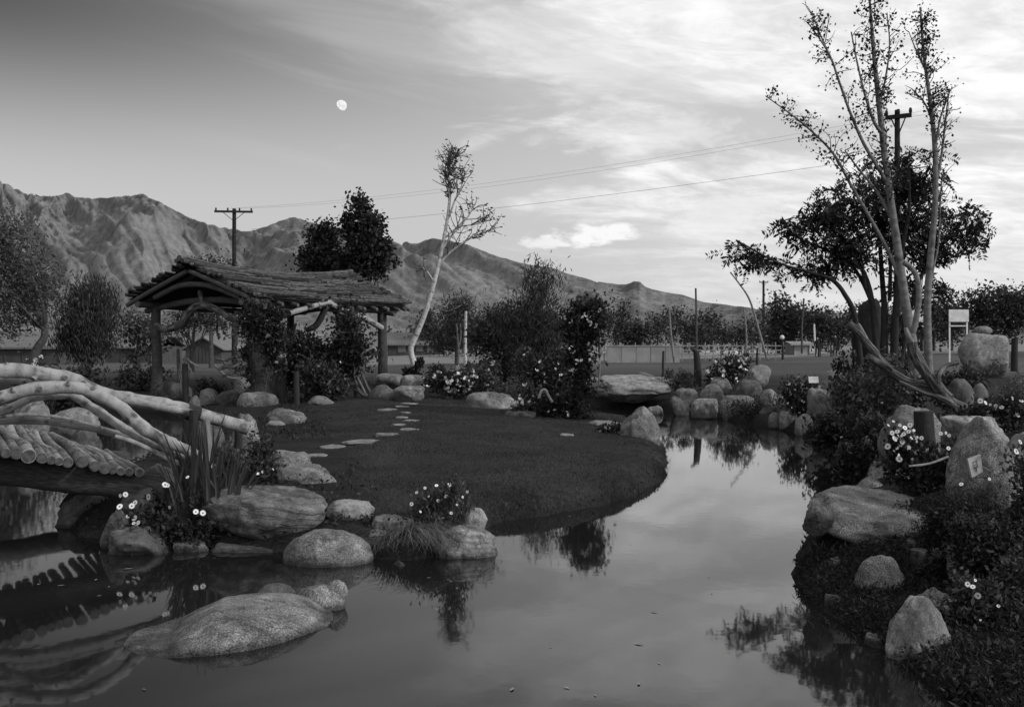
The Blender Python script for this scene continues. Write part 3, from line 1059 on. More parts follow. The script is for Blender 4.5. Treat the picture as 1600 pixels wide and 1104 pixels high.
# stepping stones across the lawn
for i, (px, py, w_, lb) in enumerate((
        (497, 708, 36, 'stepping stone nearest the pond'), (520, 695, 42, 'narrow stepping stone before the long one'),
        (565, 688, 62, 'longest stepping stone in the curve of the path'), (604, 677, 38, 'stepping stone at the bend of the path'),
        (640, 669, 32, 'bright stepping stone just past the bend'), (624, 661, 26, 'stepping stone left of centre in the straight run'),
        (643, 655, 26, 'stepping stone right of centre in the straight run'), (628, 650, 20, 'middle small stepping stone of the straight run'),
        (632, 642, 20, 'short stepping stone before the fork'), (606, 638, 34, 'stepping stone branching left to the pavilion'),
        (628, 634, 24, 'small stepping stone at the fork of the path'), (640, 629, 30, 'farthest stepping stone at the back of the lawn'),
        (885, 678, 24, 'lone flat stone in the lawn near shrubbery'))):
    z0 = .40
    c = G(px, py, z0)
    zz = gz(c[0], c[1])
    c = G(px, py, zz + .03)
    zz = gz(c[0], c[1])
    wd = w_ / F * c[1] / 2
    W, Fc = rock_geo(40 + i, 4, 8, .6, .30, 1.4, flat=.3)
    W = fit(W, (c[0] - wd, c[1] - wd * 1.0, zz - .05), (c[0] + wd, c[1] + wd * 1.0, zz + .028))
    solo('stepping_stone', MB().add(W, Fc), slabm, 'flat ' + lb if 'flat' not in lb else lb, 'stepping stone', (float(c[0]), float(c[1]), zz), 'stepping stones across the lawn')


# ------------------------------------------------------------------ log bridge
BR = thing('bridge', 'rustic arched log bridge with bent peeled log rails at left', 'bridge', tuple(P(120, 760, 9.0)))


def pxline(L, D0, D1, rp, *, r1=None, x0=None, x1=None):
    xs = [p[0] for p in L]
    a, b = min(xs), max(xs)
    pts, rr = [], []
    for p in L:
        f = (p[0] - a) / (b - a + 1e-9)
        D = D0 + (D1 - D0) * f
        pts.append(P(p[0], p[1], D))
        rad = rp + ((r1 if r1 is not None else rp) - rp) * f
        rr.append(rad / F * D)
    return pts, rr


def bridge():
    rails = [
        ([(-420, 640), (-260, 598), (-120, 578), (0, 578), (60, 583), (105, 591), (145, 608), (195, 622), (255, 632), (315, 648), (388, 668)], 8.3, 10.4, 12.3, 10.5, log_pale),
        ([(-300, 620), (-80, 592), (0, 592), (60, 597), (108, 606), (170, 620), (230, 631), (308, 647)], 9.3, 10.0, 8, 6, log_pale),
        ([(-320, 740), (-140, 655), (0, 620), (50, 608), (110, 605), (146, 613), (186, 634), (216, 662), (250, 685), (290, 702), (332, 732)], 8.5, 9.3, 12.5, 9, log_pale),
        ([(-200, 690), (-60, 655), (0, 642), (38, 627), (64, 619), (112, 618), (150, 640), (200, 672), (236, 690), (292, 714)], 8.9, 9.4, 5.5, 7.5, log_pale),
        ([(-160, 660), (0, 650), (40, 647), (82, 650), (120, 657), (162, 669)], 9.0, 9.2, 4.5, 2, log_pale),
        ([(-160, 662), (0, 657), (60, 657), (110, 663), (170, 674), (230, 690), (290, 709)], 9.15, 9.5, 7.5, 5, log_grey),
        ([(180, 681), (214, 692), (246, 708), (280, 724)], 9.1, 9.3, 3, 4.5, log_pale),
    ]
    for i, (L, D0, D1, r0, r1, m) in enumerate(rails):
        p, r = pxline(L, D0, D1, r0, r1=r1)
        mb = tube(MB(), p, r, 16, 9, wob=.34, seed=i)
        # branch stubs and swellings
        rl = part('rail', mb, m, BR)
        # sawn-off side branches
        c = smooth_line(np.column_stack((np.array(p), np.array(r))), 9)
        for q in c[len(c) // 4::7][:5]:
            if q[3] > .025 and random.random() < .7:
                dv = np.array((random.uniform(-.5, .5), -random.uniform(.2, .9), random.uniform(-.3, .9)))
                dv /= np.linalg.norm(dv)
                part('branch_stub', tube(MB(), [q[:3] + dv * q[3] * .7, q[:3] + dv * q[3] * 1.15, q[:3] + dv * q[3] * 1.35], [q[3] * .5, q[3] * .38, q[3] * .32], 8, 2, wob=.2), m, rl)
    for (a, b, D, r, m) in (((303, 640), (300, 716), 9.95, 7, post_dark), ((322, 655), (326, 730), 10.0, 6, log_grey), ((372, 668), (372, 700), 10.6, 6, post_dark)):
        part('rail_post', tube(MB(), [P(*a, D), P((a[0] + b[0]) / 2 + 1, (a[1] + b[1]) / 2, D), P(*b, D)], r / F * D, 9, 4, wob=.2), m, BR)
    part('wire_band', tube(MB(), [P(293, 642.2, 10.13), P(302, 644.8, 10.16), P(311, 647, 10.19)], 13.2 / F * 10.1, 14, 2, cap=False), post_dark, BR)
    # far side rail seen between the logs
    p, r = pxline([(-200, 650), (-40, 628), (60, 640), (120, 650), (200, 668), (260, 690)], 11.6, 12.0, 5)
    # deck of round logs
    ends = [(-66, 702, 9), (-48, 703, 8), (-30, 705, 10), (-10, 706, 9), (9, 708, 8), (25, 708, 9), (45, 712, 11.5), (65, 715, 9), (80, 718, 7), (92, 720, 7), (106, 722, 8.5),
            (128, 721, 9.5), (148, 728, 8), (164, 731, 8.5), (176, 735, 6), (189, 736, 6.5), (202, 737, 6.5), (218, 738, 7)]
    far = [(-100, 655), (-85, 656), (-66, 657), (-45, 658), (-22, 660), (-6, 662), (12, 664), (30, 668), (40, 672), (55, 675), (66, 677), (80, 680), (96, 688), (112, 693), (124, 697), (136, 698), (148, 702), (166, 706)]
    for i, ((ex, ey, er), (fx, fy)) in enumerate(zip(ends, far)):
        f = (ex + 66) / 284
        D0 = 8.55 + .75 * f
        D1 = D0 + 2.1
        a, b = P(ex, ey, D0), P(fx, fy, D1)
        b[2] = .9 * b[2] + .1 * a[2]
        mid = (a + b) / 2 + np.array((random.uniform(-.05, .05), 0, random.uniform(-.02, .03)))
        mb = MB()
        rr = er / F * D0
        tube(mb, [a, a * .75 + b * .25 + (0, 0, .01), mid, b], [rr, rr * .97, rr * .92, rr * .85], 12, 4, wob=.12, seed=i)
        lg = part('deck_log', mb, log_grey if i % 3 else log_pale, BR)
        # sawn end with its darker ring
        dv = (b - a) / np.linalg.norm(b - a)
        e = MB()
        tube(e, [a - dv * .006, a + dv * .02], [rr * .86, rr * .86], 12, 1)
        part('sawn_end', e, log_end, lg)
    p, r = pxline([(-420, 765), (-200, 738), (0, 736), (80, 744), (160, 753), (256, 764)], 8.75, 9.5, 24, r1=21)
    part('beam', tube(MB(), p, r, 14, 6, wob=.18, seed=3), bark, BR)
    p, r = pxline([(-200, 705), (0, 702), (80, 712), (150, 718), (200, 722)], 11.2, 11.6, 18, r1=16)
    part('beam', tube(MB(), p, r, 10, 5, wob=.18, seed=8), bark, BR)


bridge()
rock((212, 724, 282, 772), 9.7, 'rounded stone at the foot of the bridge deck under the rails', granite_dark, name='rock', cat='stone', planes=4, sink=.1)
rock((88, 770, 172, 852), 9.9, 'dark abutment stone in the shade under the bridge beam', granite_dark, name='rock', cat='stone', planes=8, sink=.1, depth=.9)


# ------------------------------------------------------------------ pavilion
def pavilion():
    g0 = .45
    k = 1.083
    N = np.array((-5.93, 24.0)) * k
    ax = np.array((.412, .911))              # along the ridge, away from the camera
    px_ = np.array((.897, -.442))            # out of the front slope
    M1 = np.array((-7.40, 24.75)) * k
    Lr = 5.5 * k
    hw = 1.62 * k

    def W(s, t, z):
        q = M1 + ax * s + px_ * t
        return np.array((q[0], q[1], z))
    PV = thing('pavilion', 'open rustic garden pavilion with bark strip gable roof on log posts', 'pavilion', tuple(W(Lr / 2, 0, g0)))
    s0, s1 = -.72 * k, Lr + .75 * k
    zr, ze = 3.69, 2.90
    tw = 2.12 * k

    def surf(s, t):
        """roof surface: s along the ridge, t from -1 (back eave) to 1 (front eave)"""
        u = (s - s0) / (s1 - s0)
        lift = .20 * (2 * u - 1) ** 2 + .08 * (2 * u - 1)
        a = abs(t)
        z = zr - (zr - ze) * (1.12 * a - .12 * a * a) + lift * (1 - .8 * a)
        return W(s, t * tw * (.93 if t < 0 else 1), z)
    # boards below the bark
    for sg, nm in ((1, 'roof_boarding'), (-1, 'roof_boarding')):
        ns, ntt = 14, 8
        V, Fq = [], []
        for zo in (-.05, -.10):
            for i in range(ns + 1):
                for j in range(ntt + 1):
                    q = surf(s0 + .10 + (s1 - s0 - .2) * i / ns, sg * (j / ntt) * .97)
                    V.append(q + (0, 0, zo))
        q0 = (ns + 1) * (ntt + 1)
        for i in range(ns):
            for j in range(ntt):
                a = i * (ntt + 1) + j
                Fq.append((a, a + 1, a + ntt + 2, a + ntt + 1))
                Fq.append((q0 + a, q0 + a + ntt + 1, q0 + a + ntt + 2, q0 + a + 1))
        part(nm, MB().add(V, Fq), sheath, PV)
    # long bark strips in courses
    rs = random.Random(5)

    def strip(sa, sb, t, wd, sg, up, bend, ph):
        n = 7
        V, uv = [], []
        wob = [rs.uniform(-1, 1) for _ in range(n + 1)]
        for i in range(n + 1):
            f = i / n
            s = sa + (sb - sa) * f
            tt = t + bend * math.sin(f * 4.2 + ph) + .010 * wob[i]
            wv = wd * (1 - .5 * abs(2 * f - 1) ** 3) * (1 + .25 * wob[i])
            c = surf(s, sg * min(max(tt, 0), 1.04))
            cm = surf(s, sg * min(max(tt + wv * .5, .005), 1.055))
            c2 = surf(s, sg * min(max(tt + wv, .01), 1.07))
            h = up + .015 * wob[i]
            V += [c + (0, 0, h), cm + (0, 0, h + .045), c2 + (0, 0, h + .010), cm + (0, 0, h - .045)]
            uv += [(0, s), (wv * 2, s), (wv * 4, s), (wv * 2, s)]
        Fq = []
        for i in range(n):
            a = i * 4
            for j in range(4):
                b_ = (j + 1) % 4
                Fq.append((a + j, a + b_, a + 4 + b_, a + 4 + j) if sg > 0 else (a + j, a + 4 + j, a + 4 + b_, a + b_))
        Fq += [(0, 3, 2, 1), (n * 4, n * 4 + 1, n * 4 + 2, n * 4 + 3)]
        return MB().add(V, Fq, uv)
    for sg in (1, -1):
        courses = 38 if sg > 0 else 30
        for c in range(courses):
            t = c / courses * 1.0
            s = s0 - rs.uniform(-.05, .13)
            while s < s1 - .1:
                L = rs.uniform(1.3, 3.2) * (1 if sg > 0 else 1.8)
                e = min(s + L, s1 + rs.uniform(-.1, .3))
                tn = t + rs.uniform(-.016, .016)
                part('bark_strip', strip(s, e, tn, (1.0 / courses) * rs.uniform(.8, 1.5) * (1 if sg > 0 else 1.3), sg, .005 + .10 * rs.random() ** 1.6, rs.uniform(-.042, .042), rs.uniform(0, 6)), thatch, PV, smooth=False)
                s = e - rs.uniform(.05, .25)
    # ridge poles
    for j, (dt, r) in enumerate(((0, .07), (.05, .05), (-.05, .05))):
        p = [surf(s0 - .22 + (s1 - s0 + .34) * i / 6, dt) + (0, 0, .07 if not j else .05) for i in range(7)]
        part('ridge_pole', tube(MB(), p, [r * 1.15, r, r * .9, r * .9, r * .9, r, r * 1.05], 8, 4, wob=.25, seed=j), thatch, PV)
    # gable and inner rafters
    for si, s in enumerate((s0 + .12, s0 + .55, Lr * .33, Lr * .66, s1 - .3)):
        for sg in (1, -1):
            p = [surf(s, 0.02 * sg) + (0, 0, -.19), surf(s, .35 * sg) + (0, 0, -.15), surf(s, .7 * sg) + (0, 0, -.14), surf(s, 1.0 * sg) + (0, 0, -.17)]
            part('rafter', tube(MB(), p, [.06, .065, .065, .06], 8, 4, wob=.15, seed=si), roof_wood, PV)
    # purlins whose pale sawn ends show under the eaves
    for i in range(12):
        s = s0 + .35 + (s1 - s0 - .5) * i / 11
        a = surf(s, .62) + (0, 0, -.20)
        b = surf(s, 1.03) + (0, 0, -.155)
        q = part('rafter_tail', tube(MB(), [a, (a + b) / 2, b], .052, 9, 2, seed=i), roof_wood, PV)
        dv = (b - a) / np.linalg.norm(b - a)
        part('sawn_end', tube(MB(), [b - dv * .01, b + dv * .012], [.047, .045], 9, 1), log_pale, q)
    # plates
    zp = 2.72
    for t in (hw, -hw):
        p = [W(s0 + .1, t, zp + .06), W(Lr * .3, t, zp), W(Lr * .7, t, zp), W(s1 - .02, t, zp + .04)]
        o = part('wall_plate', tube(MB(), p, .085, 10, 4, wob=.1), roof_wood, PV)
        part('sawn_end', tube(MB(), [p[-1] - np.append(ax * .01, 0), p[-1] + np.append(ax * .015, 0)], .078, 10, 1), log_pale, o)
    for s in (0.0, Lr):
        p = [W(s, -hw - .35, zp - .10), W(s, -hw * .4, zp + .12), W(s, hw * .4, zp + .14), W(s, hw + .45, zp - .08)]
        o = part('tie_beam', tube(MB(), p, [.075, .09, .09, .08], 10, 5, wob=.12), roof_wood, PV)
        dq = np.append(px_, 0)
        part('sawn_end', tube(MB(), [p[-1] - dq * .01, p[-1] + dq * .015], .074, 10, 1), log_pale, o)
    # curved collar beam in the left gable
    p = [W(-.45 * k, -hw * .75, 2.95), W(-.45 * k, -hw * .25, 3.24), W(-.45 * k, hw * .3, 3.22), W(-.45 * k, hw * .9, 2.9)]
    part('collar_beam', tube(MB(), p, .075, 10, 5, wob=.1), roof_wood, PV)
    # posts
    for i, (s, t, r, m) in enumerate(((0, hw, .15, post_dark), (0, -hw, .135, bark), (Lr, hw, .15, bark), (Lr, -hw, .13, post_dark))):
        b = W(s, t, 0)
        z0 = gz(b[0], b[1]) - .1
        p = [W(s, t, z0), W(s + .02, t + .02, 1.2), W(s, t, 2.0), W(s, t, zp)]
        part('post', tube(MB(), p, [r * 1.15, r, r * .95, r * .92], 11, 4, wob=.14, seed=i), m, PV)
    # bent pale braces
    A = lambda px, py, D: P(px, py, D)
    part('brace', tube(MB(), [A(244, 508, 27.0), A(262, 514, 26.8), A(285, 504, 26.6), A(298, 484, 26.5), A(318, 477, 26.4), A(340, 484, 26.2), A(356, 494, 26.0), A(378, 502, 25.8)],
                       np.array([5, 6, 6, 6, 6, 5.5, 5, 4.5]) / F * 26.5, 9, 5, wob=.12), drift, PV)
    part('brace', tube(MB(), [A(316, 478, 26.4), A(314, 466, 26.5), A(312, 455, 26.6)], np.array([5, 4, 4]) / F * 26.5, 8, 4, wob=.1), drift, PV)
    part('brace', tube(MB(), [A(452, 489, 26.6), A(480, 481, 27.2), A(508, 473, 27.8), A(517, 473, 28.1)], np.array([4.2, 4.2, 4, 4]) / F * 27.5, 9, 4, wob=.08), log_pale, PV)
    part('brace', tube(MB(), [A(514, 473, 28.0), A(536, 484, 28.6), A(562, 493, 29.4), A(596, 512, 30.4)], np.array([4, 4.3, 4.5, 5]) / F * 29, 9, 4, wob=.08), log_pale, PV)
    part('brace', tube(MB(), [A(510, 477, 28.0), A(502, 495, 28.0), A(493, 509, 28.0), A(478, 516, 28.0)], np.array([5, 5, 5, 3.5]) / F * 28, 8, 5, wob=.08), post_dark, PV)
    # thick gnarled trunk at the near corner
    return PV, W, hw, Lr


PV, PW, PHW, PLR = pavilion()


def lines_thing(name, label, cat, Ls, m, D, pname='branch', base=None, seg=8, n=5, wob=.15, group=None):
    """a thing made of tubes; Ls = [[(px,py[,dD])...], r0px, r1px, (material)]"""
    b = Ls[0][0][0] if base is None else base
    root = thing(name, label, cat, tuple(P(b[0], b[1], D)), group)
    for i, L in enumerate(Ls):
        pts = [P(q[0], q[1], D + (q[2] if len(q) > 2 else 0)) for q in L[0]]
        rr = np.linspace(L[1], L[2], len(pts)) / F * D
        part(L[4] if len(L) > 4 else pname, tube(MB(), pts, rr, seg, n, wob=wob, seed=i), L[3] if len(L) > 3 and L[3] else m, root)
    return root


lines_thing('tree_stump', 'thick dark gnarled tree trunk standing at the near pavilion corner', 'stump',
            [[[(410, 640), (412, 605), (410, 575), (404, 548), (402, 515)], 25, 15, old_trunk, 'trunk'],
             [[(448, 640), (440, 612), (433, 580), (432, 560)], 10, 7, old_trunk, 'root_limb'],
             [[(430, 566, -.2), (436, 558, -.2), (446, 555, -.2)], 4, 2.5, log_pale, 'cut_branch']], bark, 24.6, wob=.55, seg=18, n=8)
lines_thing('driftwood', 'tangle of bleached driftwood branches left of the thick trunk', 'driftwood',
            [[[(338, 560), (352, 563), (366, 558), (392, 556)], 2.5, 2, drift], [[(342, 577), (360, 570), (380, 560)], 3, 2, drift],
             [[(350, 565), (364, 580), (390, 588)], 2.5, 1.6, drift], [[(345, 588), (364, 582), (388, 568)], 2.5, 2, drift], [[(335, 570), (355, 588), (372, 592)], 2, 1.5, log_grey],
             [[(366, 545), (371, 530), (372, 505)], 2.5, 1.5, log_grey], [[(348, 572), (370, 575), (392, 577)], 3, 2, drift]], drift, 27.4, base=(365, 592))
lines_thing('driftwood', 'forked pale driftwood stakes near the left pavilion post', 'driftwood',
            [[[(282, 600), (279, 570), (278, 545)], 3.5, 2.2, drift], [[(300, 590), (296, 576), (286, 560)], 3, 2, log_grey], [[(288, 556), (299, 566), (310, 573)], 2, 1.6, log_pale]], drift, 27.8)
lines_thing('fence_post', 'short dark post in front of the forked driftwood stakes', 'post', [[[(291, 642), (290, 605), (289, 568)], 5.5, 5, post_dark, 'shaft']], post_dark, 25.0)
lines_thing('fence_post', 'dark post in the shade right of the thick trunk', 'post', [[[(464, 636), (463, 608), (463, 580)], 4.5, 4.5, post_dark, 'shaft']], post_dark, 23.4)
lines_thing('crooked_shrub', 'crooked bare pale stems at the right end of the pavilion shrubs', 'shrub',
            [[[(578, 622), (562, 612), (556, 598), (553, 575), (551, 552)], 3.6, 1.6, drift, 'stem'], [[(584, 622), (572, 600), (566, 585), (560, 566)], 2.8, 1.5, drift, 'stem'],
             [[(572, 618), (563, 598), (556, 586)], 2.2, 1.4, log_grey, 'stem'], [[(563, 556), (572, 548), (584, 543), (588, 548)], 2.2, 1.4, log_pale, 'stem'],
             [[(566, 570), (576, 562), (584, 556)], 1.8, 1.2, drift, 'stem']], drift, 25.2)

# driftwood snag and stump on the right bank
lines_thing('driftwood_log', 'long gnarled driftwood trunk slanting up from the right bank', 'driftwood',
            [[[(1512, 646, -.1), (1485, 628, 0), (1460, 608, .1), (1420, 597, .2), (1385, 575, .3), (1362, 545, .4), (1342, 520, .4), (1326, 505, .4)], 11, 5.5, drift, 'trunk'],
             [[(1480, 625, -.1), (1462, 604, 0), (1440, 572, 0), (1428, 550, 0), (1425, 534, 0)], 11, 8, drift, 'limb'],
             [[(1492, 634, -.15), (1474, 614, -.15), (1459, 596, -.1), (1448, 580, 0)], 5, 2, drift, 'root'],
             [[(1470, 612, -.12), (1466, 590, -.1), (1478, 572, 0), (1498, 566, 0)], 5, 3, drift, 'limb'],
             [[(1390, 578, .2), (1372, 566, .1), (1356, 557, 0)], 5, 5, drift, 'limb'],
             [[(1356, 538, .4), (1348, 520, .4), (1340, 506, .4)], 4.5, 3, log_grey, 'limb'],
             [[(1500, 640, -.2), (1470, 622, -.2), (1440, 612, -.1), (1405, 596, 0)], 5, 3, drift, 'root'],
             [[(1426, 540, 0), (1418, 522, 0), (1415, 512, 0)], 5, 3.5, log_grey, 'limb']], drift, 12.0, seg=12, wob=.34)
lines_thing('bare_branch', 'crooked pale branch rising beside the leaning birch trunk', 'branch',
            [[[(1426, 520), (1431, 500), (1436, 462), (1432, 432), (1421, 416), (1412, 410)], 5, 4, birch_bark]], birch_bark, 12.9)

for (a, b, r, D, lb, m) in (((1446, 712), (1443, 642), 15, 8.8, 'square cut dark post between round boulder and humped boulder', post_dark),
                            ((1438, 940), (1436, 858), 13, 7.0, 'dark retaining stake under the right end of the ledge', bark),
                            ((1472, 880), (1470, 806), 11, 7.2, 'dark retaining stake behind the pitted rock', post_dark),
                            ((1584, 1150), (1580, 1004), 26, 5.5, 'thick dark stake in the bottom right corner', bark)):
    root = thing('wooden_stake', lb, 'post', tuple(P(a[0], a[1], D)))
    part('shaft', tube(MB(), [P(*a, D), (P(*a, D) + P(*b, D)) / 2, P(*b, D)], r / F * D, 11, 4, wob=.18), m, root)
lines_thing('stick', 'thin pale stick lying across the plants before the humped boulder', 'stick', [[[(1420, 728), (1452, 724), (1482, 713)], 1.6, 2.0, log_pale]], log_pale, 7.6)

# ------------------------------------------------------------------ signs
sg = thing('sign', 'small tilted plaque on a wire in front of the humped boulder', 'sign', tuple(P(1524, 745, 7.2)))
a, b, c, d = P(1512, 716, 7.2), P(1532, 709, 7.25), P(1536, 737, 7.2), P(1519, 746, 7.15)
nrm = np.array((.01, -.02, .004))
part('plaque', MB().add([a, b, c, d, a - nrm * .6, b - nrm * .6, c - nrm * .6, d - nrm * .6],
                        [(0, 1, 2, 3), (7, 6, 5, 4), (0, 4, 5, 1), (1, 5, 6, 2), (2, 6, 7, 3), (3, 7, 4, 0)]), mat('plaque_board', .20, .26, 20, .7, .1), sg, smooth=False)
mk = MB()
for (u0, v0, u1, v1) in ((.3, .25, .62, .3), (.3, .25, .34, .55), (.58, .3, .64, .62), (.36, .42, .56, .46), (.3, .56, .62, .62), (.42, .64, .5, .8)):
    q = []
    for (u, v) in ((u0, v0), (u1, v0), (u1, v1), (u0, v1)):
        q.append(a * (1 - u) * (1 - v) + b * u * (1 - v) + c * u * v + d * (1 - u) * v + np.array((0, -.006, .001)))
    mk.add(q, [(0, 1, 2, 3)])
part('painted_mark', mk, bark, sg, kind='stuff', smooth=False)
part('wire', tube(MB(), [P(1534, 728, 7.22), P(1548, 736, 7.3)], .004, 6, 2), log_pale, sg)
pl = thing('sign', 'small white placard among flowers beside the stained round boulder', 'sign', tuple(P(1271, 610, 20.3)))
part('placard', box(MB(), P(1271, 593, 20.3), (.20, .02, .13), .1, rx=-.25), white_m, pl, smooth=False)
part('stake', tube(MB(), [P(1271, 596, 20.33), P(1271, 612, 20.33)], .008, 6, 1), bark, pl)


def board(px, lb, D=62.0, face=0.0):
    g = gz(*P(px, 540, D)[:2])
    c = P(px, 493, D)
    t = thing('signboard', lb, 'signboard', (float(c[0]), D, g))
    wd = 1.2
    part('panel', box(MB(), c + (0, 0, .0), (wd, .06, .74)), white_m, t, smooth=False)
    for s in (-1, 1):
        h = c[2] + .3 - g
        part('leg', box(MB(), (c[0] + s * wd * .44, D + .06, g + h / 2), (.09, .05, h)), white_m, t, smooth=False)
    part('crossbar', box(MB(), (c[0], D + .01, c[2] - .62), (wd * .86, .04, .07)), white_m, t, smooth=False)


board(1498, 'white panel raised on two white legs left of big boulder')
board(1432, 'white panel on legs half hidden behind the birch trunk', 60.0)


# ------------------------------------------------------------------ poles and wires
def util_pole(px, ptop, pbase, D, arm_w, arm_py, lb, rot=0.0, ins=3, r=.14):
    b, t_ = P(px, pbase, D), P(px, ptop, D)
    o = thing('utility_pole', lb, 'utility pole', tuple(b))
    part('shaft', tube(MB(), [b, (b + t_) / 2, t_], [r * 1.2, r, r * .85], 10, 3), pole_m, o)
    c = P(px, arm_py, D)
    ca, sa = math.cos(rot), math.sin(rot)
    part('crossarm', box(MB(), c + (0, -r, 0), (arm_w, .10, .12), rot), pole_m, o, smooth=False)
    tips = []
    for i in range(ins):
        f = (-.46 + .92 * i / (ins - 1)) * arm_w if ins > 1 else 0
        q = c + np.array((ca * f, sa * f - r, .06))
        part('insulator', tube(MB(), [q, q + (0, 0, .06), q + (0, 0, .16)], [.03, .055, .035], 8, 2), pole_m, o)
        tips.append(q + (0, 0, .12))
    m_ = MB()
    for s in (-1, 1):
        tube(m_, [c + np.array((ca * s * arm_w * .3, sa * s * arm_w * .3 - r, 0)), c + (0, -r, -.55)], .02, 6, 1)
    part('brace', m_, pole_m, o)
    return tips


wire_m = mat('grey_wire', .10, .14, 5, .6, 0)
tl = util_pole(366, 326, 566, 60, 2.2, 331, 'dark utility pole with crossarm rising behind the pavilion roof', .10, 4, .13)
tr = util_pole(1402, 172, 560, 31, .75, 183, 'dark utility pole with tilted crossarm inside the right trees', -.55, 3, .09)
util_pole(1193, 438, 540, 130, 1.2, 441, 'small distant utility pole above the orchard', .2, 2, .16)
util_pole(340, 486, 560, 120, .6, 489, 'thin short pole seen under the pavilion roof', 0, 2, .11)
for i, (a, b, sag, lb) in enumerate(((tl[1], P(1470, 168, 31), .5, 'upper power wire running from left pole toward upper right'),
                                     (tl[2], P(1470, 174, 31), .55, 'second power wire close below the upper one'),
                                     (tl[3] + (0, 0, -1.2), P(1400, 243, 31), .3, 'lower single power wire crossing the middle sky'))):
    n = 24
    pts = [a * (1 - t) + b * t - np.array((0, 0, sag * 4 * t * (1 - t))) for t in np.linspace(0, 1, n)]
    D = np.array([q[1] for q in pts])
    solo('power_wire', tube(MB(), pts, (.003 + .0045 * (D / 60)) * (1 if i == 2 else .62), 5, 1), wire_m, lb, 'wire', tuple(a))


# ------------------------------------------------------------------ buildings and far structures
def shed(px0, px1, py_ridge, py_eave, py_base, D, lb, depth=6.0, gable=False, roofm=None, wallm=None, win=()):
    a, b = P(px0, py_base, D), P(px1, py_eave, D)
    zb, zev, zrg = a[2] - .6, b[2], P(0, py_ridge, D)[2]
    x0, x1 = a[0], b[0]
    o = thing('barracks', lb, 'barracks', ((x0 + x1) / 2, D, a[2]))
    roofm, wallm = roofm or tar_roof, wallm or tar_wall
    if gable:
        xm = (x0 + x1) / 2
        part('wall', MB().add([(x0, D, zb), (x1, D, zb), (x1, D, zev), (xm, D, zrg - .05), (x0, D, zev), (x0, D + depth, zb), (x0, D + depth, zev), (x1, D + depth, zb), (x1, D + depth, zev)],
                              np.array([(0, 1, 2, 4)])).add([(x0, D, zev), (x1, D, zev), (xm, D, zrg - .05)], [(0, 1, 2)])
             .add([(x0, D, zb), (x0, D + depth, zb), (x0, D + depth, zev), (x0, D, zev), (x1, D, zb), (x1, D + depth, zb), (x1, D + depth, zev), (x1, D, zev)], [(0, 3, 2, 1), (4, 5, 6, 7)]), wallm, o, smooth=False)
        for s, xe in ((-1, x0 - .3), (1, x1 + .3)):
            zz = zev - .12
            part('roof', MB().add([(xm, D - .4, zrg), (xe, D - .4, zz), (xe, D + depth, zz), (xm, D + depth, zrg), (xm, D - .4, zrg - .12), (xe, D - .4, zz - .12), (xe, D + depth, zz - .12), (xm, D + depth, zrg - .12)],
                                  [(0, 1, 2, 3), (7, 6, 5, 4), (0, 4, 5, 1), (1, 5, 6, 2)]), roofm, o, smooth=False)
        for q in np.linspace(.2, .8, 7):
            part('batten', box(MB(), (x0 + (x1 - x0) * q, D - .03, (zb + zev) / 2), (.07, .04, zev - zb)), bark, o, smooth=False)
    else:
        part('wall', box(MB(), ((x0 + x1) / 2, D + depth / 2, (zb + zev) / 2), (x1 - x0, depth, zev - zb)), wallm, o, smooth=False)
        ex = .4
        part('roof', MB().add([(x0 - ex, D - ex, zev - .05), (x1 + ex, D - ex, zev - .05), (x1 + ex, D + depth / 2, zrg), (x0 - ex, D + depth / 2, zrg), (x1 + ex, D + depth + ex, zev - .05), (x0 - ex, D + depth + ex, zev - .05),
                               (x0 - ex, D - ex, zev - .2), (x1 + ex, D - ex, zev - .2)],
                              [(0, 1, 2, 3), (3, 2, 4, 5), (6, 7, 1, 0)]), roofm, o, smooth=False)
        nb = int((x1 - x0) / 1.3)
        for q in range(nb + 1):
            part('batten', box(MB(), (x0 + (x1 - x0) * q / max(nb, 1), D - .03, (zb + zev) / 2), (.08, .05, zev - zb)), bark, o, smooth=False)
        for (wx, wy, ww, wh) in win:
            c = P(wx, wy, D - .05)
            part('window', box(MB(), c, (ww, .06, wh)), mat('window_pane', .10, .14, 3, .3, 0), o, smooth=False)
    return o


shed(-160, 92, 517, 541, 575, 78, 'long dark barracks with pale roof at the left edge behind trees', 9)
shed(96, 236, 524, 541, 572, 96, 'dark barracks behind the round juniper tree', 9)
shed(290, 346, 525, 543, 566, 86, 'gable ended barracks seen under the pavilion roof', 7, True)
shed(346, 404, 527, 541, 566, 110, 'low barracks behind the pavilion trunk', 9)
shed(440, 620, 524, 540, 562, 130, 'long low barracks behind the pavilion shrubs', 10)
shed(604, 688, 519, 537, 557, 118, 'barracks with pale roof behind the white birch', 8, win=((656, 544, .9, .7), (672, 545, .7, .8), (628, 545, .9, .8)))
shed(868, 896, 540, 544, 560, 84, 'tiny pale shed seen through the central shrubs', 3, roofm=white_m, wallm=grey_wall)
shed(1240, 1264, 533, 536, 551, 96, 'small whitewashed shed near the path', 3, roofm=grey_wall, wallm=mat('whitewash', .22, .32, 1.5, .9, .1))


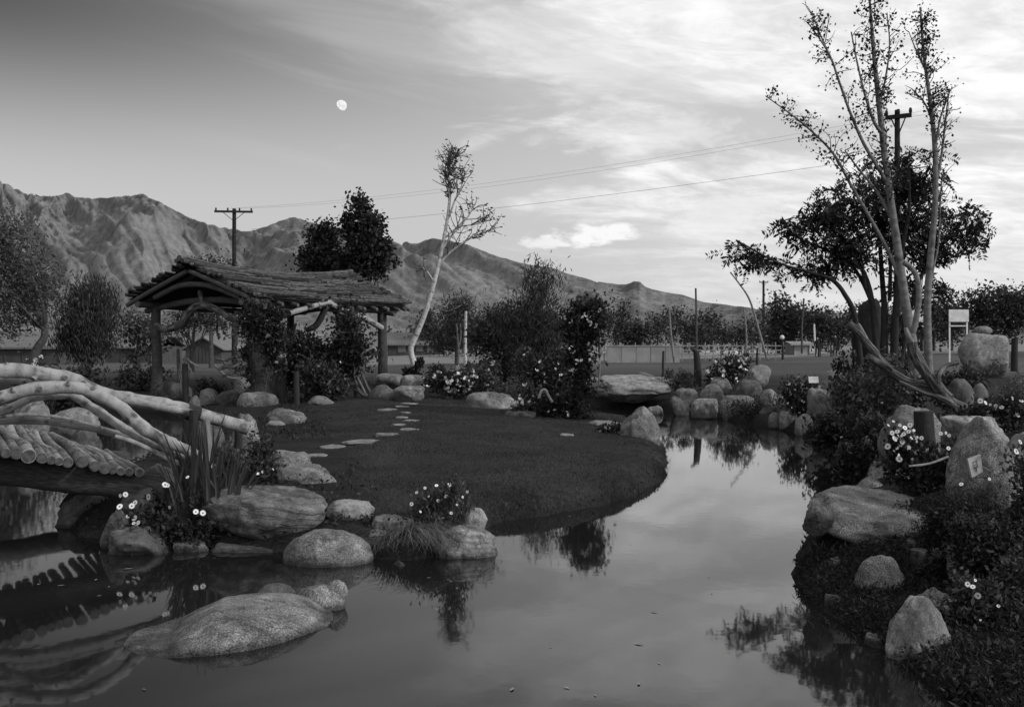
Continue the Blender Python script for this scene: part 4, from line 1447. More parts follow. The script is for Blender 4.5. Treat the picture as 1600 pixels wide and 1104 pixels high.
def low_wall():
    D = 66
    a, b = P(948, 541.5, D), P(1062, 566, D)
    o = thing('low_wall', 'long pale plastered low wall across the field', 'wall', ((a[0] + b[0]) / 2, D, b[2]))
    xs = np.linspace(a[0], b[0], 6)
    for i in range(5):
        part('panel', box(MB(), ((xs[i] + xs[i + 1]) / 2, D, (a[2] + b[2]) / 2 - .15), (xs[i + 1] - xs[i] - .03, .2, a[2] - b[2] + .3)), grey_wall, o, smooth=False)
    part('coping', box(MB(), ((a[0] + b[0]) / 2, D, a[2] + .04), (b[0] - a[0] + .1, .28, .07)), grey_wall, o, smooth=False)
    D = 70
    o = thing('fence', 'thin rail fence running behind the low pale wall', 'fence', tuple(P(1060, 560, D)))
    for i, px in enumerate(np.linspace(944, 1224, 24)):
        h = P(px, 534 + 2 * random.random(), D)
        part('post', box(MB(), (h[0], D, (h[2] + .3) / 2), (.06, .06, h[2] - .3)), grey_wall if i % 3 else bark, o, smooth=False)
    for py in (540, 547):
        a, b = P(940, py, D), P(1226, py, D)
        part('rail', box(MB(), ((a[0] + b[0]) / 2, D - .05, a[2]), (b[0] - a[0], .04, .07)), grey_wall, o, smooth=False)
    # rubble at the wall foot
    D = 63
    a, b = P(1136, 551, 100), P(1290, 557, 86)
    z = .012
    V = []
    for i, px in enumerate(np.linspace(1090, 1292, 16)):
        for py in (548.5 + .6 * math.sin(i), 556 + math.sin(i * 1.7)):
            q = G(px, py, .5)
            q[2] = gz(q[0], q[1]) + .03
            V.append(q)
    Fq = [(2 * i, 2 * i + 1, 2 * i + 3, 2 * i + 2) for i in range(15)]
    p = solo('path', MB().add(V, Fq), mat('pale_path', .30, .40, .5, .95, .1), None, None, (float(V[0][0]), float(V[0][1]), 0), kind='structure')


low_wall()
for (L, r0, r1, D, lb, m) in (
        ([(1054, 566), (1049, 530), (1045, 480)], 2.2, 1.6, 60, 'bare pale pole left of the tall thin one', log_grey),
        ([(1088, 560), (1088, 500), (1087, 450)], 1.8, 1.5, 58, 'straight thin dark pole above the orchard', bark),
        ([(1199, 561), (1188, 525), (1176, 482), (1168, 462), (1155, 443), (1141, 425)], 2.2, 1.1, 50, 'long bare leaning branch stuck in the field', log_grey),
        ([(1166, 556), (1166, 520), (1162, 480)], 1.8, 1.2, 66, 'short bent stake beside the leaning branch', log_grey),
        ([(1253, 552), (1253, 510), (1256, 466)], 1.8, 1.4, 80, 'dark bare snag in front of the round tree', bark),
        ([(727, 578), (727, 530), (728, 486)], 2.6, 2.2, 40, 'white straight pole in front of the dark pine', birch_far),
        ([(1275, 556), (1273, 530), (1272, 506)], 1.4, 1.4, 90, 'thin white stake near the bench', white_m),
        ([(936, 600), (938, 530), (938, 478)], 1.6, 1.0, 24, 'slim pale stake beside the vine covered tree', log_grey)):
    lines_thing('bare_pole', lb, 'pole', [[L, r0, r1, m, 'shaft']], m, D, wob=.1, seg=7)
for (px, py0, py1, D, lb) in ((1036, 548, 585, 34, 'thin dark stake on the lawn behind the pale ledge'), (1183, 543, 568, 45, 'dark stake at the edge of the path'),
                              (1585, 528, 577, 36, 'dark round post right of the large faceted boulder')):
    lines_thing('fence_post', lb, 'post', [[[(px, py1 + 3), (px, (py0 + py1) / 2), (px + .5, py0)], 5.5 if px > 1500 else 2, 5 if px > 1500 else 1.6, post_dark, 'shaft']], post_dark, D)
fp = lines_thing('fence_post', 'thick dark post with notched top behind flowering bush', 'post',
                 [[[(1090, 604), (1090, 575), (1088, 548)], 6.5, 5, post_dark, 'shaft'], [[(1090, 552), (1084, 546), (1079, 543)], 2.5, 2, post_dark, 'stub']], post_dark, 28.0)
lp = lines_thing('lamp_post', 'dark post topped by a small white ball in the field', 'lamp post', [[[(1223, 562), (1223, 545), (1222, 529)], 2.0, 1.6, post_dark, 'shaft']], post_dark, 55.0)
V_, F_ = ICO[2]
part('globe', MB().add(V_ * .13 + P(1222, 527, 55), F_), white_m, lp)


# bench and people by the path
def skin_person(name, lb, base, joints, edges, rad, m):
    me = bpy.data.meshes.new(name)
    me.from_pydata([tuple(Vector(j)) for j in joints], edges, [])
    o = bpy.data.objects.new(name, me)
    COL.objects.link(o)
    md = o.modifiers.new('skin', 'SKIN')
    for i, r in enumerate(rad):
        sv = me.skin_vertices[0].data[i]
        sv.radius = (r, r)
        sv.use_root = (i == 0)
    sb = o.modifiers.new('sub', 'SUBSURF')
    sb.levels = 1
    dg = bpy.context.evaluated_depsgraph_get()
    nm = bpy.data.meshes.new_from_object(o.evaluated_get(dg))
    o.modifiers.clear()
    o.data = nm
    for p in nm.polygons:
        p.use_smooth = True
    nm.materials.clear()
    nm.materials.append(m)
    nm.materials.append(skin_m)
    top = max(v.co.z for v in nm.vertices)
    for p in nm.polygons:
        if p.center.z > top - .17:
            p.material_index = 1
    o.location = base
    return tag(o, lb, 'person', 'people standing by the path')


J = [(0, 0, .95), (0, 0, 1.2), (0, 0, 1.42), (0, 0, 1.52), (0, -.02, 1.66), (-.09, 0, .9), (-.11, 0, .48), (-.12, .02, .06), (-.12, -.1, .03), (.09, 0, .9), (.10, -.05, .48), (.10, .02, .06), (.10, -.1, .03),
     (-.19, 0, 1.4), (-.25, .02, 1.13), (-.23, -.06, .88), (.19, 0, 1.4), (.26, .02, 1.13), (.24, -.08, .9), (0, -.01, 1.76)]
E = [(0, 1), (1, 2), (2, 3), (3, 4), (4, 19), (0, 5), (5, 6), (6, 7), (7, 8), (0, 9), (9, 10), (10, 11), (11, 12), (2, 13), (13, 14), (14, 15), (2, 16), (16, 17), (17, 18)]
RD = [.16, .15, .15, .06, .10, .1, .075, .05, .045, .1, .075, .05, .045, .07, .05, .038, .07, .05, .038, .07]
q = P(1305, 549, 88)
skin_person('person', 'person in dark clothes standing beyond the driftwood tip', (float(q[0]), 88, gz(q[0], 88)), J, E, RD, cloth)
q = P(1277, 553, 84)
J2 = [(a * .92, b, c * .92) for a, b, c in J]
skin_person('person', 'person in dark clothes standing next to the slatted bench', (float(q[0]), 84, gz(q[0], 84)), J2, E, [r * .95 for r in RD], cloth)
bc = P(1290, 553, 84.5)
bz = gz(bc[0], bc[1])
bn = thing('bench', 'dark slatted wooden bench by the path between two people', 'bench', (float(bc[0]), float(bc[1]), bz))
for i in range(7):
    part('slat', box(MB(), (bc[0] - .45 + i * .15, bc[1] + .2, bz + .72), (.06, .03, .55)), post_dark, bn, smooth=False)
part('seat', box(MB(), (bc[0], bc[1], bz + .43), (1.1, .45, .05)), post_dark, bn, smooth=False)
part('top_rail', box(MB(), (bc[0], bc[1] + .2, bz + 1.02), (1.1, .05, .07)), post_dark, bn, smooth=False)
for sx in (-1, 1):
    for sy in (-1, 1):
        part('leg', box(MB(), (bc[0] + sx * .48, bc[1] + sy * .18, bz + .2), (.06, .06, .42)), post_dark, bn, smooth=False)


# ------------------------------------------------------------------ trees
def grow(mb, a, b, r0, r1, n=4, bend=.08, seg=6):
    a, b = np.asarray(a, float), np.asarray(b, float)
    L = np.linalg.norm(b - a)
    pts = [a * (1 - t) + b * t + (R.normal(size=3) * bend * L * math.sin(t * 3.1) if 0 < t < 1 else 0) for t in np.linspace(0, 1, n)]
    tube(mb, pts, np.linspace(r0, r1, n), seg, 2, cap=False)
    return pts


def crown_tree(name, lb, cat, D, trunk_px, blobs_px, leafsize, nleaf, nclump, sig, lm, wood=bark, trunk_r=.12, depth=.8, d=None, spread=1.0, aspect=.55, limbs=14,
               group=None, shell=.55, base=None, flat=1.0):
    """tree whose crown is a set of ellipses (px,py,rx,ry) at distance D; trunk is a pixel polyline"""
    tp = [P(x, y, D) for x, y in trunk_px]
    g = gz(tp[0][0], tp[0][1])
    tp[0][2] = min(tp[0][2], g - .05) if D < 70 else tp[0][2]
    o = thing(name, lb, cat, tuple(tp[0]), group)
    mb = MB()
    tube(mb, tp, np.linspace(trunk_r * 1.2, trunk_r * .4, len(tp)), 9, 4, wob=.12)
    bl = []
    for (x, y, rx, ry) in blobs_px:
        c = P(x, y, D)
        bl.append((c[0], c[1], c[2], rx / F * D, max(rx, ry) / F * D * depth, ry / F * D))
    cl, pts = clump_pts(bl, nclump, nleaf, sig, shell, flat)
    for i in range(limbs):
        q = cl[R.randint(len(cl))]
        t = tp[min(len(tp) - 1, R.randint(max(1, len(tp) // 2), len(tp)))]
        grow(mb, t, q, trunk_r * .35, trunk_r * .08, 4, .08, 5)
    part('trunk', mb, wood, o)
    lf = MB()
    leaves(lf, pts, leafsize, aspect, d, spread)
    part('crown', lf, lm, o, kind='stuff', smooth=False)
    return o


# left side
crown_tree('tree', 'large feathery tree at the left edge with leaves to its low branches', 'tree', 38, [(40, 590), (58, 545), (70, 515), (40, 440), (10, 360)],
           [(-20, 380, 55, 70), (15, 390, 45, 55), (10, 450, 55, 50), (60, 440, 45, 45), (40, 480, 45, 30), (85, 455, 28, 30), (5, 500, 50, 28)], .15, 9500, 360, .34, leaf_m, d=(-.5, 0, .5), spread=.9, aspect=.4, trunk_r=.16, shell=.35)
crown_tree('juniper', 'dark rounded juniper tree left of the pavilion', 'tree', 44, [(140, 590), (140, 540), (140, 470)],
           [(140, 505, 46, 42), (142, 475, 34, 34), (135, 540, 46, 28)], .24, 9000, 380, .22, leaf_d, d=(0, 0, 1.1), spread=.6, aspect=.22, shell=.6)
crown_tree('tree', 'loose small tree between the juniper and the pavilion post', 'tree', 46, [(215, 592), (216, 550), (220, 500)],
           [(212, 510, 26, 26), (232, 530, 24, 28), (210, 560, 22, 24)], .20, 1500, 120, .26, leaf_m, shell=.3)
crown_tree('tree', 'loose tree seen through the open left side of pavilion', 'tree', 48, [(300, 590), (300, 550), (305, 500)],
           [(285, 500, 25, 20), (318, 495, 30, 18), (345, 505, 20, 14)], .18, 1300, 100, .24, leaf_m, shell=.3)
crown_tree('tree', 'dark treetop just showing above the left end of pavilion roof', 'tree', 60, [(330, 560), (330, 480), (330, 430)],
           [(328, 410, 32, 8), (345, 425, 30, 15)], .22, 700, 60, .3, leaf_d)
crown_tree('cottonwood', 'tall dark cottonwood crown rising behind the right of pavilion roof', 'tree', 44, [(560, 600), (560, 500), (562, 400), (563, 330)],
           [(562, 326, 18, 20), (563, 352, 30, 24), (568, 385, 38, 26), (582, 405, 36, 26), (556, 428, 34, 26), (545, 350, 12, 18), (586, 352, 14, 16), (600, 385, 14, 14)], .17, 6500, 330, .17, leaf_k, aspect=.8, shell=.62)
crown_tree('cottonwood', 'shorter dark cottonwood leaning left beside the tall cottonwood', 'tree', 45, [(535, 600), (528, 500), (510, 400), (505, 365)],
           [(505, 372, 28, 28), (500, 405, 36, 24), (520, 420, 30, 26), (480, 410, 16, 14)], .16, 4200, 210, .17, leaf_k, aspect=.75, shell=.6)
crown_tree('pine', 'flat topped dark pine behind the white pole', 'tree', 62, [(714, 562), (714, 520), (716, 470)],
           [(716, 480, 28, 16), (700, 505, 24, 26), (730, 510, 26, 30), (715, 535, 34, 22), (690, 535, 16, 16)], .30, 2600, 170, .3, leaf_d, d=(0, 0, .6), spread=.8, aspect=.2)
lines_thing('bare_sapling', 'pale forked bare sapling left of the white pole', 'sapling', [[[(715, 572), (716, 545), (713, 505)], 2.4, 1.2, drift, 'stem'], [[(716, 545), (720, 525), (719, 505)], 1.6, 1, drift, 'stem'],
                                                                                    [[(682, 480), (700, 486), (722, 476)], 1, 1.2, drift, 'stem']], drift, 50)

# far rows
protos = []


def far_tree(px, pt, pb, D, wpx, lb, group=None, seedblobs=3, lm=None, nleaf=900, ls=.42, name='tree'):
    h = pb - pt
    bl = [(px, pt + h * .5, wpx * .5, h * .42)]
    for k_ in range(seedblobs):
        bl.append((px + random.uniform(-.4, .4) * wpx, pt + h * random.uniform(.18, .6), wpx * random.uniform(.18, .34), h * random.uniform(.14, .26)))
    return crown_tree(name, lb, 'tree', D, [(px, pb + 3), (px, pb - h * .3), (px, pt + h * .4)], bl, ls, nleaf, max(30, nleaf // 14), .5, lm or leaf_far, trunk_r=.16, limbs=4, group=group, depth=.9)


orch = 'dark orchard tree in the long row beyond the field'
for px in np.arange(668, 1240, 21):
    top = 492 + random.uniform(-22, 22)
    if 930 < px < 1010:
        top -= 6
    far_tree(px + random.uniform(-6, 6), top, 547, random.uniform(95, 125), random.uniform(24, 50), orch, 'orchard trees beyond the field', random.choice((2, 3, 5)), random.choice((leaf_far, leaf_far, leaf_d)), random.choice((650, 1000, 1300)), random.uniform(.28, .42))
scr = 'dark tree of the screen along the far right horizon'
for px in list(np.arange(1280, 1500, 26)):
    far_tree(px + random.uniform(-5, 5), 472 + random.uniform(-10, 14), 545, random.uniform(100, 130), random.uniform(38, 54), scr, 'screen trees at right horizon', 4, None, 1500, .36)
far_tree(1232, 462, 545, 105, 52, 'round topped cottonwood standing above the orchard right of leaning branch', None, 6, leaf_d, 1900, .42, 'cottonwood')
far_tree(1570, 441, 542, 95, 108, 'big dense round tree at the right edge of picture', None, 7, leaf_d, 7500, .34)
far_tree(1660, 450, 542, 98, 100, 'dense tree cut by the right picture edge', None, 5, leaf_d, 1500, .45)
far_tree(1484, 458, 542, 110, 52, 'uneven dark tree behind the white panel', None, 5, leaf_d, 1300, .42)
bgt = 'bushy tree in the row far behind the barracks'
for px in (20, 90, 260, 390, 450, 600, 640):
    far_tree(px, 512 + random.uniform(-8, 8), 560, random.uniform(130, 150), 50, bgt, 'trees far behind the barracks', 3, leaf_far, 500, .55)


# birches and locust: branch polylines plus leaves along them
def branch_tree(name, lb, D, lines, wood, lm, leafsize, per_m, sig, d=None, spread=1.0, aspect=.6, twigs=True, dz=.25, base=None):
    p0 = P(*lines[0][0][0][:2], D)
    o = thing(name, lb, 'tree', tuple(p0))
    tr, lf, tw = MB(), MB(), MB()
    for i, (L, r0, r1, dens, lo) in enumerate(lines):
        off = 0 if i == 0 else random.uniform(-1, 1) * dz
        pts = np.array([P(q[0], q[1], D + off * min(1, k / 2)) for k, q in enumerate(L)])
        tube(tr, pts, np.linspace(r0, r1, len(L)) / F * D, 9 if r0 > 5 else 6, 5, wob=.06, seed=i)
        if dens <= 0:
            continue
        c = smooth_line(pts, 8)
        seglen = np.linalg.norm(np.diff(c, axis=0), axis=1).sum()
        nt_ = max(3, int(seglen * (11 if D < 20 else 9)))
        n = len(c)
        ks = R.randint(int(lo * n), n, nt_)
        for k in ks:
            a = c[k]
            f = k / n
            dirv = unit(1)[0] * .7 + (0, 0, .45) + (c[min(k + 1, n - 1)] - c[max(k - 1, 0)]) * 2
            dirv /= np.linalg.norm(dirv)
            ln = (1.15 - .65 * f) * .055 * D * random.uniform(.5, 1.1) * .6
            e = a + dirv * ln
            if twigs:
                grow(tw, a, e, .0035 * D / 14 * 2, .0015 * D / 14 * 2, 3, .1, 4)
            m = int(per_m * dens * random.uniform(.5, 1.4))
            t = R.rand(m)[:, None] ** .7
            q = a * (1 - t) + e * t + R.normal(size=(m, 3)) * sig
            leaves(lf, q, leafsize, aspect, d, spread)
    part('trunk', tr, wood, o)
    if twigs:
        part('twigs', tw, twig, o, kind='stuff')
    if lf.n:
        part('crown', lf, lm, o, kind='stuff', smooth=False)
    return o


branch_tree('birch', 'tall leaning birch with three bare limbs at the right', 13.4, [
    ([(1430, 590), (1424, 530), (1414, 470), (1404, 400), (1392, 315), (1382, 240), (1372, 150), (1366, 90), (1362, 40), (1358, -10)], 9, 1.6, 1.5, .45),
    ([(1388, 290), (1372, 262), (1350, 225), (1330, 180), (1312, 130), (1298, 90), (1280, 60), (1264, 38)], 3.2, .8, 1.2, .3),
    ([(1408, 440), (1388, 392), (1362, 345), (1330, 290), (1302, 240), (1268, 205), (1235, 178), (1196, 150)], 3.4, .8, 1.2, .3),
    ([(1386, 215), (1368, 195), (1355, 160), (1342, 110), (1330, 50)], 3, 1, .9, .3),
    ([(1395, 345), (1370, 300), (1340, 262), (1320, 235)], 3, 1, .5, .4),
    ([(1300, 95), (1282, 55), (1268, 20)], 1.6, .6, .3, .3),
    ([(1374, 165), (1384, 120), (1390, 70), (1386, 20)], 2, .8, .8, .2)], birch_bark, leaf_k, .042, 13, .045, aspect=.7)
branch_tree('birch', 'slim straight birch trunk right of the leaning birch', 13.9, [
    ([(1452, 600), (1450, 540), (1449, 470), (1454, 400), (1461, 320), (1461, 240), (1456, 180), (1448, 120), (1442, 70), (1438, 12)], 6.8, 1.6, 1.6, .55),
    ([(1460, 300), (1468, 262), (1474, 220), (1480, 165), (1484, 140)], 2.6, .8, .5, .3),
    ([(1461, 235), (1468, 190), (1478, 160)], 2, .8, .8, .2),
    ([(1457, 190), (1444, 160), (1425, 140)], 1.8, .6, .7, .2),
    ([(1446, 110), (1432, 80), (1420, 50)], 1.6, .6, .7, .2),
    ([(1450, 470), (1458, 420), (1466, 380), (1470, 300), (1474, 270)], 2.2, .8, .25, .5)], birch_bark, leaf_k, .040, 12, .042, aspect=.7)
branch_tree('birch', 'slender white birch bent left then right beyond the lawn', 35, [
    ([(650, 592), (647, 570), (642, 545), (652, 520), (664, 490), (676, 450), (686, 410), (694, 370), (700, 335), (703, 300), (700, 275), (702, 255), (712, 240)], 5.2, 1.0, 1.0, .72),
    ([(699, 345), (712, 310), (722, 288), (718, 262)], 1.8, .7, 1.0, .2),
    ([(690, 390), (708, 365), (730, 340), (742, 320)], 2, .7, 1.0, .2),
    ([(684, 415), (706, 392), (736, 372), (770, 356)], 2, .6, .9, .2),
    ([(695, 372), (716, 355), (745, 350), (758, 342)], 1.6, .6, .8, .2),
    ([(678, 440), (668, 425), (660, 418)], 1.4, .6, .9, .3),
    ([(702, 300), (695, 275), (700, 250), (716, 240)], 1.6, .6, .9, .2)], birch_far, leaf_d, .12, 4.6, .07, d=(.9, 0, -.25), spread=.6, aspect=.4)


def locust():
    D = 17.5
    o = thing('locust_tree', 'dark spreading locust tree with feathery leaves behind the birches', 'tree', tuple(P(1382, 570, D)))
    tr, lf = MB(), MB()
    stems = [([(1372, 585), (1366, 500), (1355, 440), (1330, 390), (1300, 350), (1290, 325)], 6, 1.5), ([(1345, 570), (1336, 495), (1320, 460), (1300, 437), (1265, 425), (1215, 410), (1150, 375)], 5, 1),
             ([(1380, 585), (1382, 490), (1378, 430), (1372, 340), (1365, 280)], 6.5, 1.5), ([(1396, 585), (1400, 480), (1408, 400), (1420, 330), (1420, 260)], 7, 1.5), ([(1408, 570), (1425, 470), (1445, 420), (1480, 375), (1520, 350)], 4, 1),
             ([(1352, 450), (1345, 400), (1338, 360)], 3.5, 1), ([(1366, 480), (1335, 420), (1290, 390), (1245, 370), (1225, 345)], 3.5, 1), ([(1390, 470), (1392, 400), (1396, 330), (1390, 270)], 3.5, 1),
             ([(1420, 490), (1440, 430), (1450, 380)], 2.6, 1), ([(1470, 385), (1500, 400), (1530, 345)], 2, .8)]
    for i, (L, r0, r1) in enumerate(stems):
        off = random.uniform(-.6, .6)
        pts = [P(x, y, D + off * k / len(L)) for k, (x, y) in enumerate(L)]
        tube(tr, pts, np.linspace(r0, r1, len(L)) / F * D, 8, 4, wob=.1, seed=i)
    blobs = [(1290, 335, 66, 36), (1250, 350, 34, 28), (1345, 300, 58, 56), (1400, 265, 48, 44), (1440, 300, 44, 50), (1195, 405, 46, 14), (1250, 418, 52, 18), (1300, 410, 40, 26), (1490, 372, 52, 34), (1520, 350, 26, 24),
             (1340, 385, 50, 36), (1430, 385, 58, 42), (1380, 335, 60, 50), (1440, 450, 40, 30), (1175, 392, 22, 14), (1455, 350, 40, 40)]
    bl = []
    for (x, y, rx, ry) in blobs:
        c = P(x, y, D)
        bl.append((c[0], c[1], c[2], rx / F * D, max(rx, ry) / F * D * .8, ry / F * D))
    cl, pts = clump_pts(bl, 125, 1050, .12, .25)
    tips = [P(x, y, D) for L, _, _ in stems for x, y in L[2:]]
    tips = np.array(tips)
    for q in cl[:120]:
        j = np.argmin(((tips - q) ** 2).sum(1))
        grow(tr, tips[j], q, .012, .005, 4, .1, 4)
    # feathery compound leaves: leaflets in pairs along a drooping stalk
    ends = []
    for L, _, _ in stems:
        c = smooth_line(np.array([P(x, y, D) for x, y in L]), 6)
        c = c[int(len(c) * .55):]
        ends.append(np.repeat(c, 3, axis=0) + R.normal(size=(len(c) * 3, 3)) * .05)
    root = np.vstack([pts] + ends)
    n = len(root)
    dr = unit(n) * (1, 1, .5) + (0, 0, -.25)
    dr /= np.linalg.norm(dr, axis=1)[:, None]
    side = np.cross(dr, unit(n))
    side /= np.linalg.norm(side, axis=1)[:, None]
    L = .20 + .12 * R.rand(n)
    for k in range(8):
        f = (k + 1) / 8
        base = root + dr * (L * f)[:, None] + np.array((0, 0, -.06)) * (f * f)
        for s in (-1, 1):
            dd = side * s * .9 + dr * .55
            leaves(lf, base, .088, .36, dd, .18)
    part('trunk', tr, post_dark, o)
    part('crown', lf, leaf_k, o, kind='stuff', smooth=False)


locust()


# ------------------------------------------------------------------ flowers and bushes
def daisy_mesh():
    mb = MB()
    for k in range(11):
        a = k / 11 * 2 * math.pi
        ca, sa = math.cos(a), math.sin(a)
        t = np.array((-sa, ca, 0)) * .20
        d = np.array((ca, sa, 0))
        mb.add([d * .2 + t * .6, d * .2 - t * .6, d * .85 - t + (0, 0, .05), d * 1.0 + (0, 0, .02), d * .85 + t + (0, 0, .05)], [(0, 1, 2, 3, 4)], None, 0)
    V, Fc = ICO[2]
    mb.add(V * (.28, .28, .14) + (0, 0, .04), Fc, None, 1)
    return mb.mesh('flower', [flower_w, flower_c], False)


DAISY = daisy_mesh()


def bush(lb, box_, D, nleaf, leafsize, lm, name='bush', cat='bush', nclump=None, sig=None, depth=.9, d=None, spread=1.0, aspect=.5, flowers=(), blossoms=0, bsize=.03, blobs=None,
         stems=10, fl_r=.026, shell=.4, bzone=.4, group=None, bmat=None, upright=.5):
    x0, y0, x1, y1 = box_
    a, b = P(x0, y1, D), P(x1, y0, D)
    c = (a + b) / 2
    g = gz(c[0], D)
    zb = min(g, a[2])
    h = b[2] - zb
    wd = b[0] - a[0]
    o = thing(name, lb, cat, (float(c[0]), float(D), float(zb)), group)
    bl = [(c[0], D, zb + h * .42, wd * .36, wd * .36 * depth, h * .40)]
    for k in range(blobs or 8):
        th = random.uniform(0, 6.28)
        sz = random.uniform(.6, 1.15)
        bl.append((c[0] + math.cos(th) * wd * .33, D + math.sin(th) * wd * .33 * depth, zb + h * random.uniform(.2, .80), wd * .18 * sz, wd * .18 * sz * depth, h * .20 * sz))
    nclump = nclump or max(14, nleaf // 22)
    sig = sig or max(.04, wd * .06)
    cl, pts = clump_pts(bl, nclump, nleaf, sig, shell)
    pts = pts[pts[:, 2] > zb - .03]
    st = MB()
    for k in range(stems):
        q = cl[R.randint(len(cl))]
        q0 = np.array((c[0] + (q[0] - c[0]) * .25 + random.uniform(-.1, .1) * wd, D + (q[1] - D) * .25, zb - .04))
        if np.linalg.norm(q - q0) > .05:
            grow(st, q0, q, max(.006, leafsize * .10), max(.003, leafsize * .04), 4, .08, 5)
    part('stem', st, twig, o, kind='stuff')
    lf = MB()
    leaves(lf, pts, leafsize, aspect, d if d is not None else (0, 0, upright), spread)
    part('foliage', lf, lm, o, kind='stuff', smooth=False)
    for (fx, fy, *rr) in flowers:
        q = P(fx, fy, D - wd * .42 * depth * random.uniform(.6, 1.0))
        dv = Vector((random.uniform(-.9, .9), -1, random.uniform(.0, 1.4)))
        e = dv.to_track_quat('Z', 'Y').to_euler()
        inst('flower', DAISY, o, q, e, (rr[0] if rr else fl_r) * random.uniform(.6, 1.15))
    if blossoms:
        bm_ = MB()
        k = R.randint(0, len(cl), blossoms)
        top = cl[k] + R.normal(size=(blossoms, 3)) * sig * .9
        top[:, 1] -= R.rand(blossoms) * wd * .2
        top[:, 2] = np.maximum(top[:, 2], zb + h * bzone * R.rand(blossoms))
        for j in range(4):
            leaves(bm_, top + R.normal(size=top.shape) * bsize * .12, bsize, .8, (0, -.6, .8), .8)
        part('blossoms', bm_, bmat or flower_w, o, kind='stuff', smooth=False)
    return o


# daisy plants by the bridge and on the island shore
bush('white daisies in dark leaves at the foot of the bridge', (165, 770, 330, 862), 8.85, 1500, .055, leaf_k, 'daisy_plant', 'flowers', depth=.5,
     flowers=[(188, 774), (232, 776), (196, 772), (187, 791), (206, 790), (211, 785), (200, 806), (210, 809), (213, 818), (209, 817), (216, 816), (265, 792), (306, 799), (317, 801), (258, 757), (262, 758), (293, 745)])
bush('round daisy bush at the water corner of the lawn', (636, 752, 742, 832), 9.0, 3000, .045, leaf_m, 'daisy_bush', 'bush', depth=.8, d=(0, -.2, 1.1), spread=.8, aspect=.35,
     flowers=[(643, 787), (657, 799), (685, 782), (692, 809), (651, 769), (705, 801), (675, 806), (710, 764), (723, 776), (697, 775), (714, 788), (730, 768), (664, 762), (682, 758), (702, 757), (670, 775)], fl_r=.018)
bush('dark creeping plants filling the bank between iris and layered boulder', (255, 800, 345, 876), 8.75, 1500, .05, leaf_k, 'creeping_plant', 'plant', depth=.7)
bush('leafy clump with pale specks behind the iris leaves', (378, 672, 432, 760), 10.6, 900, .06, leaf_d, 'leafy_plant', 'plant', blossoms=14, bsize=.035)
bush('striped leafy clump hanging under the bridge rail end', (338, 672, 386, 712), 10.9, 500, .075, leaf_l, 'leafy_plant', 'plant', d=(.2, -.2, -.5), spread=.7, aspect=.35)
bush('dark weeds on bare soil behind the oval boulder', (505, 808, 600, 838), 9.1, 700, .04, leaf_d, 'weeds', 'plant', depth=.6)

# pavilion planting
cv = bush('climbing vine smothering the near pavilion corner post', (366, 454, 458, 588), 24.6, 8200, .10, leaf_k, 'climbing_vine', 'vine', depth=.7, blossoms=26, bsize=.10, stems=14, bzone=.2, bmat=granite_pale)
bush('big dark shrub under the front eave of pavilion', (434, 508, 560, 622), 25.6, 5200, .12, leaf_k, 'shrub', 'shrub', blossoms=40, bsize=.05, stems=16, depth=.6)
bush('bushy shrub with pale specks before the dark pavilion shrub', (462, 556, 562, 628), 24.4, 3000, .10, leaf_d, 'shrub', 'shrub', blossoms=50, bsize=.05, depth=.6, bmat=granite_pale)
crown_tree('young_tree', 'dark slender young tree in front of the right pavilion brace', 'tree', 25.3, [(556, 622), (552, 575), (546, 520), (543, 485)],
           [(542, 500, 20, 22), (548, 535, 26, 26), (560, 560, 20, 20), (530, 545, 18, 20), (540, 475, 8, 12)], .12, 1900, 140, .16, leaf_k, trunk_r=.04)
bush('low dark planting along the bank left of the pavilion', (170, 572, 262, 616), 30, 1500, .12, leaf_d, 'shrub', 'shrub', blossoms=24, bsize=.07, bmat=granite_pale)
bush('dark hedge like planting behind the bridge top rail', (20, 565, 175, 622), 26, 3200, .12, leaf_k, 'shrub', 'shrub', depth=.4)
bush('white flowering tuft before the left barracks', (44, 550, 70, 572), 36, 300, .09, leaf_d, 'flower_tuft', 'flowers', blossoms=60, bsize=.08)
bush('dark rushes behind the wide domed boulder in the pond', (70, 612, 118, 645), 20.5, 700, .14, leaf_k, 'rushes', 'plant', d=(0, 0, 1.5), spread=.5, aspect=.12)
bush('dark weeds between the stones under the driftwood', (300, 592, 360, 622), 27, 800, .10, leaf_k, 'weeds', 'plant', depth=.5)
bush('small dark bush at the foot of the white birch', (632, 560, 662, 594), 33.5, 900, .12, leaf_k, 'bush', 'bush')
bush('round clipped bush right of the white birch', (666, 568, 704, 604), 31, 1300, .09, leaf_d, 'bush', 'bush', shell=.7)
bush('rose bush with white blooms at the back of the lawn', (662, 574, 752, 618), 26.5, 2100, .10, leaf_k, 'rose_bush', 'bush', blossoms=60, bsize=.09, depth=.6)
bush('paler leafy bush right of the rose bush', (716, 560, 790, 616), 27.5, 1900, .10, leaf_m, 'bush', 'bush', blossoms=26, bsize=.07, depth=.6)

